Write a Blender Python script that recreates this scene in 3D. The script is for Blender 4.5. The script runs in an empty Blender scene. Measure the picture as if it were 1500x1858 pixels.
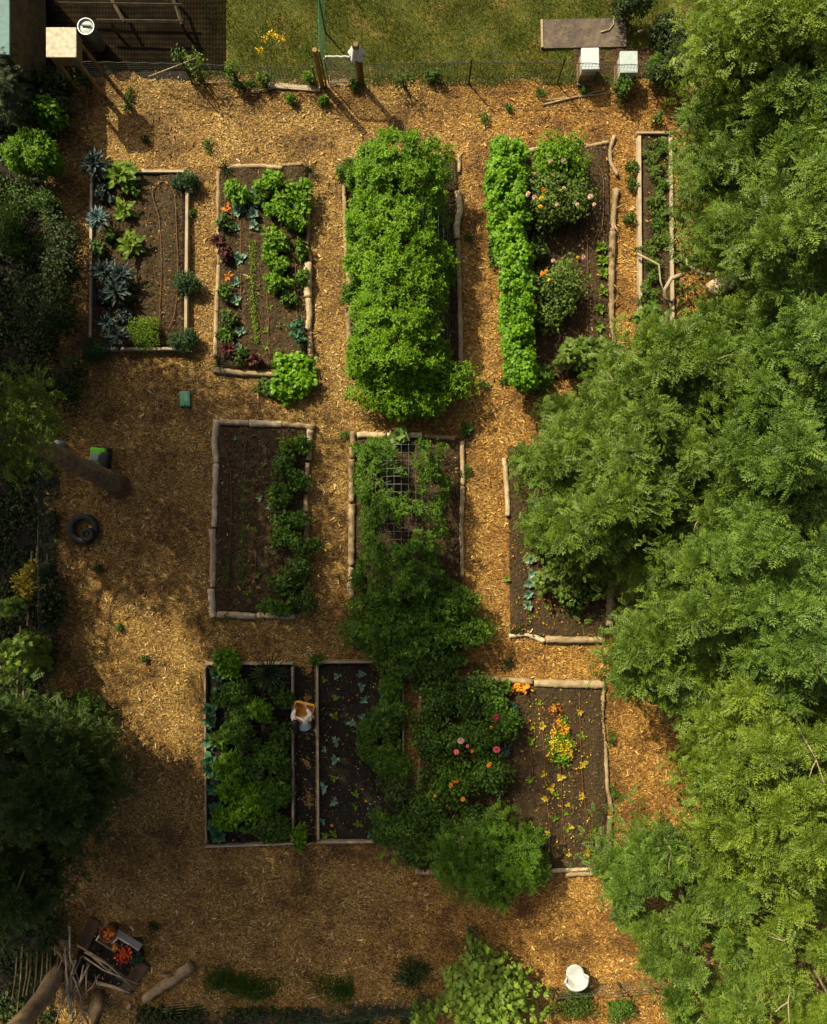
import bpy, bmesh, math, random
import numpy as np
R = math.radians
sc = bpy.context.scene
COL = sc.collection
# ------------------------------------------------------------------ camera, sky, sun, exposure
S = 65.0            # photograph pixels per metre on the ground
HC = 20.0           # height of the drone above the ground
cam_d = bpy.data.cameras.new('drone_camera')
cam = bpy.data.objects.new('drone_camera', cam_d); COL.objects.link(cam)
cam.location = (0, 0, HC); cam.rotation_euler = (0, 0, 0)
cam_d.sensor_fit = 'VERTICAL'; cam_d.angle = 2*math.atan(929/S/HC)
cam_d.clip_start = 0.1; cam_d.clip_end = 1000
sc.camera = cam
SUN_EL = R(43); SD = np.array([0.66, -0.75]); SD = SD/np.linalg.norm(SD)   # the way shadows fall
world = bpy.data.worlds.new('World'); sc.world = world; world.use_nodes = True
wn = world.node_tree.nodes; wl = world.node_tree.links
sky = wn.new('ShaderNodeTexSky'); sky.sky_type = 'NISHITA'; sky.sun_disc = False
sky.sun_elevation = SUN_EL; sky.sun_rotation = math.atan2(-SD[0], -SD[1]); sky.air_density = 0.7; sky.dust_density = 10.0; sky.ozone_density = 0.0
bgn = wn['Background']; bgn.inputs[1].default_value = 0.066
wl.new(sky.outputs[0], bgn.inputs[0])
sun_d = bpy.data.lights.new('sun', 'SUN'); sun_d.energy = 4.6; sun_d.angle = R(0.53); sun_d.color = (1.0, 0.88, 0.58)
sun = bpy.data.objects.new('sun', sun_d); COL.objects.link(sun)
from mathutils import Vector, Matrix
sun.rotation_euler = Vector((SD[0]*math.cos(SUN_EL), SD[1]*math.cos(SUN_EL), -math.sin(SUN_EL))).to_track_quat('-Z', 'Y').to_euler()
sc.view_settings.view_transform = 'Standard'; sc.view_settings.look = 'None'
sc.view_settings.exposure = 0.45; sc.view_settings.gamma = 1.0
sc.cycles.max_bounces = 6; sc.cycles.transparent_max_bounces = 12; sc.cycles.transmission_bounces = 4

# ------------------------------------------------------------------ helpers
def W(u, v, h=0.0):
    k = (HC-h)/HC/S
    return np.array([(u-750)*k, (929-v)*k, h])
def gz(x, y):
    return 0.02*np.sin(x*0.9+1)*np.cos(y*0.7) + 0.012*np.sin(x*2.3+y*1.7) + 0.008*np.cos(y*3.1-x*1.1)
def nrm(a):
    return a/np.maximum(np.linalg.norm(a, axis=-1, keepdims=True), 1e-9)

class Geo:
    def __init__(s): s.V = []; s.L = []; s.T = []; s.M = []; s.n = 0
    def add(s, V, loops, totals, mi=0):
        V = np.asarray(V, float).reshape(-1, 3)
        s.V.append(V); s.L.append(np.asarray(loops, np.int64)+s.n); s.T.append(np.asarray(totals, np.int64))
        s.M.append(np.full(len(totals), mi)); s.n += len(V)
        return s
    def faces(s, V, faces, mi=0):
        return s.add(V, [i for f in faces for i in f], [len(f) for f in faces], mi)
    def inst(s, T, P, F, N, sz, mi=0):
        tv, tf = T
        n = len(P)
        if n == 0: return s
        N = nrm(N); F = nrm(F - (F*N).sum(1, keepdims=True)*N); B = np.cross(N, F)
        sz = np.broadcast_to(np.asarray(sz, float), (n,))[:, None, None]
        V = P[:, None, :] + sz*(tv[None, :, 0:1]*F[:, None, :] + tv[None, :, 1:2]*B[:, None, :] + tv[None, :, 2:3]*N[:, None, :])
        fl = np.array([i for f in tf for i in f]); ft = np.array([len(f) for f in tf])
        L = (fl[None, :] + (np.arange(n)*len(tv))[:, None]).ravel()
        return s.add(V.reshape(-1, 3), L, np.tile(ft, n), mi)
    def tube(s, path, rad, seg=8, mi=0, wob=0.0, rng=None, cap=True, flat=1.0):
        path = np.asarray(path, float); m = len(path)
        rad = np.broadcast_to(np.asarray(rad, float), (m,))
        V = []
        for i in range(m):
            d = path[min(i+1, m-1)]-path[max(i-1, 0)]; d = d/max(np.linalg.norm(d), 1e-9)
            up = np.array([0, 0, 1.0]) if abs(d[2]) < 0.9 else np.array([1.0, 0, 0])
            a = np.cross(up, d); a /= np.linalg.norm(a); b = np.cross(d, a)
            for k in range(seg):
                t = 2*math.pi*k/seg
                r = rad[i]*(1+(rng.uniform(-wob, wob) if wob else 0))
                V.append(path[i]+a*math.cos(t)*r+b*math.sin(t)*r*flat)
        f = [[i*seg+k, i*seg+(k+1) % seg, (i+1)*seg+(k+1) % seg, (i+1)*seg+k] for i in range(m-1) for k in range(seg)]
        if cap: f += [list(range(seg))[::-1], [(m-1)*seg+k for k in range(seg)]]
        return s.faces(V, f, mi)
    def box(s, c, size, rz=0.0, mi=0, bev=0.0, tilt=(0, 0)):
        bm = bmesh.new(); bmesh.ops.create_cube(bm, size=1.0)
        for v in bm.verts: v.co = Vector((v.co.x*size[0], v.co.y*size[1], v.co.z*size[2]))
        if bev > 0: bmesh.ops.bevel(bm, geom=bm.edges[:]+bm.verts[:], offset=bev, segments=2, affect='EDGES', profile=0.6)
        M = Matrix.Translation(Vector(c)) @ Matrix.Rotation(rz, 4, 'Z') @ Matrix.Rotation(tilt[0], 4, 'X') @ Matrix.Rotation(tilt[1], 4, 'Y')
        bm.transform(M); bm.verts.index_update()
        s.faces([v.co[:] for v in bm.verts], [[v.index for v in f.verts] for f in bm.faces], mi); bm.free(); return s
    def lathe(s, c, prof, seg=24, mi=0, sx=1.0, sy=1.0, rz=0.0):
        V = []; m = len(prof)
        for r, z in prof:
            for k in range(seg):
                t = 2*math.pi*k/seg; x = math.cos(t)*r*sx; y = math.sin(t)*r*sy
                V.append((c[0]+x*math.cos(rz)-y*math.sin(rz), c[1]+x*math.sin(rz)+y*math.cos(rz), c[2]+z))
        f = [[i*seg+k, i*seg+(k+1) % seg, (i+1)*seg+(k+1) % seg, (i+1)*seg+k] for i in range(m-1) for k in range(seg)]
        f += [list(range(seg))[::-1], [(m-1)*seg+k for k in range(seg)]]
        return s.faces(V, f, mi)
    def obj(s, name, mats, parent=None, loc=(0, 0, 0), smooth=False):
        me = bpy.data.meshes.new(name)
        V = np.concatenate(s.V)-np.asarray(loc, float); L = np.concatenate(s.L); T = np.concatenate(s.T); M = np.concatenate(s.M)
        me.vertices.add(len(V)); me.vertices.foreach_set('co', V.ravel())
        me.loops.add(len(L)); me.loops.foreach_set('vertex_index', L.astype(np.int32))
        me.polygons.add(len(T)); me.polygons.foreach_set('loop_start', (np.cumsum(T)-T).astype(np.int32))
        me.polygons.foreach_set('material_index', M.astype(np.int32))
        me.polygons.foreach_set('use_smooth', np.full(len(T), smooth))
        me.update(calc_edges=True)
        for m in (mats if isinstance(mats, (list, tuple)) else [mats]): me.materials.append(m)
        o = bpy.data.objects.new(name, me); COL.objects.link(o)
        if parent is not None: o.parent = parent      # coordinates given relative to the parent's base
        else: o.location = loc
        return o
def tag(o, label=None, cat=None, group=None, kind=None):
    if label: o['label'] = label
    if cat: o['category'] = cat
    if group: o['group'] = group
    if kind: o['kind'] = kind
    return o
def thing(name, label, cat, loc, group=None):
    o = bpy.data.objects.new(name, None); COL.objects.link(o); o.location = loc
    o.empty_display_size = 0.2
    return tag(o, label, cat, group)
def copy_tree(o, parent=None):
    c = o.copy(); COL.objects.link(c); c.parent = parent
    for ch in o.children: copy_tree(ch, c)
    return c
ORD = ['first', 'second', 'third', 'fourth', 'fifth', 'sixth', 'seventh', 'eighth', 'ninth', 'tenth', 'eleventh', 'twelfth', 'thirteenth', 'fourteenth', 'fifteenth', 'sixteenth']
def seedof(*a): return abs(int(sum((i+1)*7919*float(x) for i, x in enumerate(a)))) % (2**31)

# ------------------------------------------------------------------ materials
def newmat(name):
    m = bpy.data.materials.new(name); m.use_nodes = True
    return m, m.node_tree.nodes, m.node_tree.links, m.node_tree.nodes['Principled BSDF']
def ramp(n, stops):
    r = n.new('ShaderNodeValToRGB'); e = r.color_ramp.elements
    while len(e) < len(stops): e.new(0.5)
    for i, (p, c) in enumerate(stops): e[i].position = p; e[i].color = (*c, 1)
    return r
def noise(n, l, scale, detail=4, vec=None, rough=0.55):
    t = n.new('ShaderNodeTexNoise'); t.inputs['Scale'].default_value = scale; t.inputs['Detail'].default_value = detail; t.inputs['Roughness'].default_value = rough
    if vec is not None: l.new(vec, t.inputs['Vector'])
    return t
def plain(name, c, rough=0.6, metal=0.0, var=0.12, scale=25, bump=0.0):
    m, n, l, b = newmat(name); tc = n.new('ShaderNodeTexCoord')
    t = noise(n, l, scale, 5, tc.outputs['Object'])
    r = ramp(n, [(0.3, tuple(x*(1-var) for x in c)), (0.7, tuple(min(1, x*(1+var)) for x in c))])
    l.new(t.outputs['Fac'], r.inputs[0]); l.new(r.outputs[0], b.inputs['Base Color'])
    b.inputs['Roughness'].default_value = rough; b.inputs['Metallic'].default_value = metal
    if bump:
        bp = n.new('ShaderNodeBump'); bp.inputs['Strength'].default_value = bump; bp.inputs['Distance'].default_value = 0.01
        l.new(t.outputs['Fac'], bp.inputs['Height']); l.new(bp.outputs[0], b.inputs['Normal'])
    return m
def leafmat(name, stops, transl=0.3, rough=0.5, nscale=1.6, spec=0.3):
    """leaf to leaf variation (random per island) plus slow drift of hue from shoot to shoot"""
    m, n, l, b = newmat(name)
    g = n.new('ShaderNodeNewGeometry'); tc = n.new('ShaderNodeTexCoord')
    t = noise(n, l, nscale, 3, tc.outputs['Object'])
    mx = n.new('ShaderNodeMath'); mx.operation = 'MULTIPLY_ADD'; mx.inputs[1].default_value = 0.55
    sb = n.new('ShaderNodeMath'); sb.operation = 'MULTIPLY_ADD'; sb.inputs[1].default_value = 1.3; sb.inputs[2].default_value = -0.42
    l.new(t.outputs['Fac'], sb.inputs[0]); l.new(g.outputs['Random Per Island'], mx.inputs[0]); l.new(sb.outputs[0], mx.inputs[2])
    r = ramp(n, stops); l.new(mx.outputs[0], r.inputs[0]); l.new(r.outputs[0], b.inputs['Base Color'])
    b.inputs['Roughness'].default_value = rough; b.inputs['Specular IOR Level'].default_value = spec
    if transl:
        tr = n.new('ShaderNodeBsdfTranslucent'); l.new(r.outputs[0], tr.inputs[0])
        mi = n.new('ShaderNodeMixShader'); mi.inputs[0].default_value = transl
        l.new(b.outputs[0], mi.inputs[1]); l.new(tr.outputs[0], mi.inputs[2]); l.new(mi.outputs[0], n['Material Output'].inputs[0])
    return m
def lm3(name, c, var=0.4, yel=0.25, **k):
    d = tuple(x*(1-var) for x in c); h = (min(1, c[0]*(1+var)+yel*c[1]*0.35), min(1, c[1]*(1+var*0.8)), c[2]*(1+var*.3))
    return leafmat(name, [(0.1, d), (0.5, c), (0.95, h)], **k)
M = {}
M['canopy'] = lm3('ash_leaf', (0.118, 0.205, 0.026), .6, .25, transl=.32, rough=.48, spec=.36)
M['canopy2'] = lm3('ash_leaf_yellowish', (0.145, 0.228, 0.024), .55, .3, transl=.32, rough=.48, spec=.34)
M['canopy3'] = lm3('ash_leaf_bluish', (0.108, 0.196, 0.028), .6, .2, transl=.32, rough=.48, spec=.36)
M['bean'] = lm3('bean_leaf', (0.13, 0.28, 0.008), .5, .2, transl=.35)
M['bean_dark'] = lm3('bean_leaf_dark', (0.075, 0.165, 0.010), .5, .15, transl=.3)
M['vine'] = lm3('vine_leaf', (0.13, 0.30, 0.008), .42, .15, transl=.3, rough=.45)
M['bush'] = lm3('bush_leaf', (0.058, 0.125, 0.012), .5, .2, transl=.3)
M['rose'] = lm3('rose_leaf', (0.11, 0.185, 0.028), .45, .3, transl=.28, rough=.5, spec=.28)
M['kale'] = leafmat('kale_leaf', [(.1, (.010, .022, .018)), (.5, (.022, .042, .038)), (.95, (.06, .10, .10))], transl=.12, rough=.5)
M['kale_pale'] = leafmat('pale_kale_leaf', [(.1, (.03, .06, .058)), (.5, (.065, .115, .12)), (.95, (.17, .25, .27))], transl=.1, rough=.5)
M['cabbage'] = leafmat('cabbage_leaf', [(.1, (.07, .15, .09)), (.5, (.15, .27, .18)), (.95, (.30, .44, .32))], transl=.2)
M['brassica'] = leafmat('brassica_leaf', [(.1, (.03, .09, .04)), (.5, (.06, .17, .08)), (.95, (.13, .28, .15))], transl=.2)
M['squash'] = lm3('squash_leaf', (0.13, 0.22, 0.05), .4, .2, transl=.25)
M['lime'] = lm3('lime_leaf', (0.15, 0.26, 0.018), .4, .3, transl=.35)
M['yellow'] = leafmat('yellow_leaf', [(.1, (.30, .26, .02)), (.5, (.50, .40, .03)), (.95, (.75, .52, .06))], transl=.3)
M['orange'] = leafmat('orange_leaf', [(.1, (.45, .13, .012)), (.5, (.68, .25, .02)), (.95, (.8, .42, .05))], transl=.3)
M['redleaf'] = leafmat('dark_red_leaf', [(.1, (.03, .008, .008)), (.5, (.075, .018, .014)), (.95, (.14, .05, .03))], transl=.2)
M['herb'] = lm3('herb_leaf', (0.035, 0.085, 0.025), .45, .2, transl=.2)
M['maple'] = lm3('maple_leaf', (0.19, 0.31, 0.040), .38, .3, transl=.3, rough=.45)
M['hedge'] = lm3('hedge_leaf', (0.034, 0.062, 0.012), .5, .2, transl=.25)
M['evergreen'] = lm3('evergreen_leaf', (0.06, 0.115, 0.022), .5, .2, transl=.25)
M['shade'] = lm3('high_crown_leaf', (0.06, 0.11, 0.025), .4, .2, transl=.2)
M['greyleaf'] = lm3('grey_green_leaf', (0.075, 0.11, 0.05), .45, .2, transl=.2)
M['weed'] = lm3('weed_leaf', (0.08, 0.17, 0.018), .45, .3, transl=.35)
M['spike'] = lm3('spiky_leaf', (0.04, 0.075, 0.03), .45, .2, transl=.1)
M['grass'] = leafmat('grass_blade', [(.05, (.055, .085, .004)), (.5, (.095, .135, .008)), (.95, (.20, .18, .025))], transl=.25, nscale=.8)
M['stem'] = plain('stem', (0.07, 0.09, 0.025), .7)
M['twig'] = plain('twig', (0.13, 0.095, 0.06), .85, scale=30, var=.3)
M['pink'] = leafmat('pink_petal', [(.1, (.55, .06, .10)), (.5, (.75, .14, .19)), (.95, (.85, .30, .33))], transl=.2)
M['palepink'] = leafmat('pale_pink_petal', [(.1, (.6, .36, .26)), (.5, (.75, .52, .42)), (.95, (.85, .68, .60))], transl=.2)
M['orangefl'] = leafmat('orange_petal', [(.1, (.7, .22, .01)), (.5, (.8, .34, .02)), (.95, (.85, .48, .06))], transl=.2)
M['yellowfl'] = leafmat('yellow_petal', [(.1, (.62, .42, .01)), (.5, (.75, .55, .02)), (.95, (.85, .68, .10))], transl=.2)
M['redfl'] = leafmat('red_petal', [(.1, (.55, .035, .006)), (.5, (.78, .09, .012)), (.95, (.85, .25, .04))], transl=.2)

def ground_tint(n, l, tc):
    """fresh orange chips towards the right hand beds, older grey tan ones on the left, damp trodden patches"""
    sp = n.new('ShaderNodeSeparateXYZ'); l.new(tc.outputs['Object'], sp.inputs[0])
    t = noise(n, l, .45, 5, tc.outputs['Object'], .6)
    ad = n.new('ShaderNodeMath'); ad.operation = 'MULTIPLY_ADD'; ad.inputs[1].default_value = 6.0; l.new(t.outputs['Fac'], ad.inputs[0]); l.new(sp.outputs[0], ad.inputs[2])
    mr = n.new('ShaderNodeMapRange'); mr.inputs[1].default_value = 1.8; mr.inputs[2].default_value = 6.2; l.new(ad.outputs[0], mr.inputs[0])
    ra = ramp(n, [(0, (.96, .93, .84)), (1, (1.07, .92, .66))]); l.new(mr.outputs[0], ra.inputs[0])
    t2 = noise(n, l, .8, 5, tc.outputs['Object'], .65); rb = ramp(n, [(.36, (.42, .36, .29)), (.48, (.84, .78, .72)), (.58, (1, 1, 1)), (.72, (1.16, 1.15, 1.15))]); l.new(t2.outputs['Fac'], rb.inputs[0])
    mm = n.new('ShaderNodeMix'); mm.data_type = 'RGBA'; mm.blend_type = 'MULTIPLY'; mm.inputs[0].default_value = 1; l.new(ra.outputs[0], mm.inputs[6]); l.new(rb.outputs[0], mm.inputs[7])
    class O: outputs = [mm.outputs[2]]
    return O
def mat_ground():
    m, n, l, b = newmat('wood_chip_ground'); tc = n.new('ShaderNodeTexCoord')
    cols = []
    for i, (ang, sx, sy, scl) in enumerate([(0.4, 1, 2.6, 17), (1.5, 1, 2.8, 15), (2.5, 1, 2.4, 21)]):
        mp = n.new('ShaderNodeMapping'); mp.inputs['Rotation'].default_value = (0, 0, ang); mp.inputs['Scale'].default_value = (sx, sy, 1); mp.inputs['Location'].default_value = (i*7.3, i*3.1, 0)
        l.new(tc.outputs['Object'], mp.inputs[0])
        v = n.new('ShaderNodeTexVoronoi'); v.inputs['Scale'].default_value = scl; l.new(mp.outputs[0], v.inputs['Vector'])
        sx_ = n.new('ShaderNodeSeparateColor'); l.new(v.outputs['Color'], sx_.inputs[0]); cols.append((sx_, v))
    big = noise(n, l, 3.0, 3, tc.outputs['Object'])
    sel = n.new('ShaderNodeMix'); sel.data_type = 'FLOAT'
    l.new(cols[2][0].outputs[1], sel.inputs[0]); l.new(cols[0][0].outputs[0], sel.inputs[2]); l.new(cols[1][0].outputs[0], sel.inputs[3])
    r = ramp(n, [(0.0, (.045, .024, .005)), (.3, (.16, .092, .020)), (.6, (.33, .20, .050)), (.85, (.48, .32, .10)), (1, (.62, .46, .22))])
    l.new(sel.outputs[0], r.inputs[0])
    # slow change of tone: redder and darker damp drifts
    r2 = ground_tint(n, l, tc)
    mm = n.new('ShaderNodeMix'); mm.data_type = 'RGBA'; mm.blend_type = 'MULTIPLY'; mm.inputs[0].default_value = 1
    l.new(r.outputs[0], mm.inputs[6]); l.new(r2.outputs[0], mm.inputs[7]); l.new(mm.outputs[2], b.inputs['Base Color'])
    b.inputs['Roughness'].default_value = .85
    bp = n.new('ShaderNodeBump'); bp.inputs['Strength'].default_value = .9; bp.inputs['Distance'].default_value = .02
    l.new(sel.outputs[0], bp.inputs['Height']); l.new(bp.outputs[0], b.inputs['Normal'])
    return m
def mat_chip():
    m, n, l, b = newmat('wood_chip'); g = n.new('ShaderNodeNewGeometry'); tc = n.new('ShaderNodeTexCoord')
    r = ramp(n, [(0.0, (.06, .031, .006)), (.25, (.22, .126, .027)), (.55, (.44, .275, .070)), (.82, (.60, .42, .145)), (.95, (.76, .61, .35)), (1, (.85, .74, .54))])
    l.new(g.outputs['Random Per Island'], r.inputs[0])
    r2 = ground_tint(n, l, tc)
    mm = n.new('ShaderNodeMix'); mm.data_type = 'RGBA'; mm.blend_type = 'MULTIPLY'; mm.inputs[0].default_value = 1
    l.new(r.outputs[0], mm.inputs[6]); l.new(r2.outputs[0], mm.inputs[7]); l.new(mm.outputs[2], b.inputs['Base Color'])
    b.inputs['Roughness'].default_value = .75; return m
def mat_soil(name, c, fl=.5):
    m, n, l, b = newmat(name); tc = n.new('ShaderNodeTexCoord')
    t = noise(n, l, 9, 8, tc.outputs['Object'], .7); t3 = noise(n, l, 60, 3, tc.outputs['Object'])
    r = ramp(n, [(.3, tuple(x*.55 for x in c)), (.55, c), (.75, tuple(x*1.7 for x in c))]); l.new(t.outputs['Fac'], r.inputs[0])
    v = n.new('ShaderNodeTexVoronoi'); v.inputs['Scale'].default_value = 22; l.new(tc.outputs['Object'], v.inputs['Vector'])
    s = n.new('ShaderNodeSeparateColor'); l.new(v.outputs['Color'], s.inputs[0])
    gt = n.new('ShaderNodeMath'); gt.operation = 'GREATER_THAN'; gt.inputs[1].default_value = 1-.12*fl; l.new(s.outputs[0], gt.inputs[0])
    mx = n.new('ShaderNodeMix'); mx.data_type = 'RGBA'; l.new(gt.outputs[0], mx.inputs[0]); l.new(r.outputs[0], mx.inputs[6]); mx.inputs[7].default_value = (c[0]*3, c[1]*2.7, c[2]*2.2, 1)
    l.new(mx.outputs[2], b.inputs['Base Color']); b.inputs['Roughness'].default_value = .95
    bp = n.new('ShaderNodeBump'); bp.inputs['Strength'].default_value = 1; bp.inputs['Distance'].default_value = .03
    l.new(t3.outputs['Fac'], bp.inputs['Height']); l.new(bp.outputs[0], b.inputs['Normal']); return m
def mat_lawn():
    m, n, l, b = newmat('lawn'); tc = n.new('ShaderNodeTexCoord')
    t = noise(n, l, 1.0, 6, tc.outputs['Object'], .65); t2 = noise(n, l, 28, 4, tc.outputs['Object'])
    r = ramp(n, [(.36, (.05, .062, .004)), (.52, (.095, .105, .008)), (.62, (.16, .13, .022)), (.71, (.30, .19, .06))]); l.new(t.outputs['Fac'], r.inputs[0])
    r2 = ramp(n, [(.3, (.5, .5, .5)), (.7, (1.3, 1.3, 1.2))]); l.new(t2.outputs['Fac'], r2.inputs[0])
    mm = n.new('ShaderNodeMix'); mm.data_type = 'RGBA'; mm.blend_type = 'MULTIPLY'; mm.inputs[0].default_value = 1
    l.new(r.outputs[0], mm.inputs[6]); l.new(r2.outputs[0], mm.inputs[7]); l.new(mm.outputs[2], b.inputs['Base Color']); b.inputs['Roughness'].default_value = .95
    bp = n.new('ShaderNodeBump'); bp.inputs['Strength'].default_value = .8; bp.inputs['Distance'].default_value = .03
    l.new(t2.outputs['Fac'], bp.inputs['Height']); l.new(bp.outputs[0], b.inputs['Normal']); return m
def mat_wood(name, c1, c2, c3, along=(1.2, 14, 14), bump=.6):
    m, n, l, b = newmat(name); tc = n.new('ShaderNodeTexCoord')
    mp = n.new('ShaderNodeMapping'); mp.inputs['Scale'].default_value = along; l.new(tc.outputs['Object'], mp.inputs[0])
    t = noise(n, l, 3.0, 8, mp.outputs[0], .65); t2 = noise(n, l, 4, 4, tc.outputs['Object'])
    ad = n.new('ShaderNodeMath'); ad.operation = 'MULTIPLY_ADD'; ad.inputs[1].default_value = .5; l.new(t2.outputs['Fac'], ad.inputs[0])
    hf = n.new('ShaderNodeMath'); hf.operation = 'MULTIPLY'; hf.inputs[1].default_value = .55; l.new(t.outputs['Fac'], hf.inputs[0]); l.new(hf.outputs[0], ad.inputs[2])
    oi = n.new('ShaderNodeObjectInfo'); a3 = n.new('ShaderNodeMath'); a3.operation = 'MULTIPLY_ADD'; a3.inputs[1].default_value = .14; l.new(oi.outputs['Random'], a3.inputs[0]); l.new(ad.outputs[0], a3.inputs[2])
    r = ramp(n, [(.38, c1), (.55, c2), (.75, c3)]); l.new(a3.outputs[0], r.inputs[0]); l.new(r.outputs[0], b.inputs['Base Color']); b.inputs['Roughness'].default_value = .8
    bp = n.new('ShaderNodeBump'); bp.inputs['Strength'].default_value = bump; bp.inputs['Distance'].default_value = .015
    l.new(t.outputs['Fac'], bp.inputs['Height']); l.new(bp.outputs[0], b.inputs['Normal']); return m
M['ground'] = mat_ground(); M['chip'] = mat_chip(); M['lawn'] = mat_lawn()
M['soil'] = mat_soil('garden_soil', (.064, .039, .014), .2); M['darkbrown'] = mat_wood('brown_board', (.025, .013, .005), (.055, .030, .012), (.095, .055, .024), (2, 8, 8), .4); M['shadesoil'] = mat_soil('shaded_soil', (.018, .013, .007), .25); M['brown'] = mat_soil('trodden_soil', (.085, .045, .018), .1)  # the darkest soil is garden soil with shade put into its colour
M['log'] = mat_wood('weathered_log', (.07, .045, .022), (.26, .18, .095), (.46, .36, .22))
M['palelog'] = mat_wood('bleached_log', (.15, .10, .05), (.44, .335, .20), (.70, .60, .42))
M['bark'] = mat_wood('tree_bark', (.06, .042, .022), (.20, .145, .08), (.40, .31, .18), (14, 14, 2.2), 1.0)
M['deadwood'] = mat_wood('bleached_branch', (.20, .15, .09), (.36, .29, .19), (.52, .44, .32))
M['board'] = mat_wood('weathered_board', (.20, .145, .085), (.36, .28, .18), (.50, .42, .30), (1.5, 20, 20), .3)
M['stake'] = mat_wood('old_stake', (.06, .045, .018), (.15, .115, .05), (.26, .20, .10), (10, 10, 1.5), .5)
M['darkbeam'] = mat_wood('dark_beam', (.015, .010, .004), (.045, .032, .014), (.12, .085, .035), (2, 10, 10), .4)
M['post'] = mat_wood('fence_post_wood', (.09, .055, .012), (.20, .13, .035), (.32, .21, .07), (10, 10, 1.2), .4)
M['slab'] = mat_wood('old_flat_board', (.045, .034, .026), (.095, .072, .055), (.19, .145, .095), (3, 6, 6), .5)
M['slabedge'] = plain('pale_board_edge', (.34, .27, .18), .85, var=.3)
M['boxtop'] = plain('lichen_grey_lid', (.50, .45, .35), .85, var=.28, scale=9, bump=.2)
M['hose'] = plain('brown_hose', (.15, .055, .020), .6, var=.25)
M['white'] = plain('white_plastic', (.47, .50, .50), .5, var=.18, scale=7)
M['hive'] = plain('pale_hive_roof', (.48, .55, .60), .5, var=.08, scale=12)
M['hive2'] = plain('worn_hive_roof', (.42, .50, .50), .5, .0, var=.14, scale=14)
M['hivebody'] = plain('hive_box', (.20, .14, .075), .7, var=.25)
M['black'] = plain('black_rubber', (.012, .012, .014), .55, var=.2)
M['wire'] = plain('galvanised_wire', (.17, .19, .22), .5, .3, var=.1)
M['darkwire'] = plain('dark_wire', (.05, .06, .05), .6, .0, var=.1)
M['greenwire'] = plain('green_coated_wire', (.03, .16, .08), .5, var=.1)
M['steel'] = plain('galvanised_steel', (.36, .39, .40), .42, .8, var=.08)
M['greenlid'] = plain('green_plastic_lid', (.13, .38, .20), .5, var=.1, scale=18)
M['limepaint'] = plain('lime_green_plastic', (.20, .75, .03), .4, var=.06)
M['greypl'] = plain('grey_plastic', (.30, .29, .33), .45, var=.1)
M['redpl'] = plain('red_plastic', (.45, .04, .03), .45, var=.1)
M['teal'] = plain('blue_green_felt_roof', (.13, .23, .24), .8, var=.2, scale=6)
M['cloth'] = plain('white_cloth', (.74, .75, .76), .9, var=.06)
M['shirt'] = plain('off_white_shirt', (.80, .82, .80), .9, var=.08, scale=30)
M['trouser'] = plain('black_trousers', (.014, .014, .017), .9, var=.2)
M['hair'] = plain('black_hair', (.010, .008, .008), .45, var=.3, scale=60)
M['skin'] = plain('skin', (.48, .25, .16), .5, var=.06)
M['wicker'] = plain('wicker', (.66, .34, .045), .6, var=.3, scale=60, bump=.4)
M['amber'] = plain('glazed_amber', (.16, .045, .012), .2, var=.3)
M['tomato'] = leafmat('tomato_skin', [(.1, (.45, .05, .006)), (.5, (.6, .13, .01)), (.95, (.75, .36, .03))], transl=0, rough=.25)
M['trough'] = plain('white_trough', (.66, .65, .60), .6, var=.1)
def mat_fabric():
    m, n, l, b = newmat('black_woven_fabric'); tc = n.new('ShaderNodeTexCoord'); cs = []
    for d, sc_ in (('X', 3.6), ('Y', 2.2)):
        w = n.new('ShaderNodeTexWave'); w.bands_direction = d; w.inputs['Scale'].default_value = sc_; w.inputs['Distortion'].default_value = .5; l.new(tc.outputs['Object'], w.inputs['Vector']); cs.append(w)
    mu = n.new('ShaderNodeMath'); mu.operation = 'ADD'; l.new(cs[0].outputs['Fac'], mu.inputs[0]); l.new(cs[1].outputs['Fac'], mu.inputs[1])
    t = noise(n, l, 1.3, 5, tc.outputs['Object'], .65); ad = n.new('ShaderNodeMath'); ad.operation = 'MULTIPLY_ADD'; ad.inputs[1].default_value = .16; l.new(mu.outputs[0], ad.inputs[0]); l.new(t.outputs['Fac'], ad.inputs[2])
    r = ramp(n, [(.40, (.003, .0025, .002)), (.65, (.008, .006, .0035)), (.95, (.028, .018, .008))]); l.new(ad.outputs[0], r.inputs[0]); l.new(r.outputs[0], b.inputs['Base Color']); b.inputs['Roughness'].default_value = .95; b.inputs['Specular IOR Level'].default_value = .04
    return m
M['fabric'] = mat_fabric()

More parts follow.
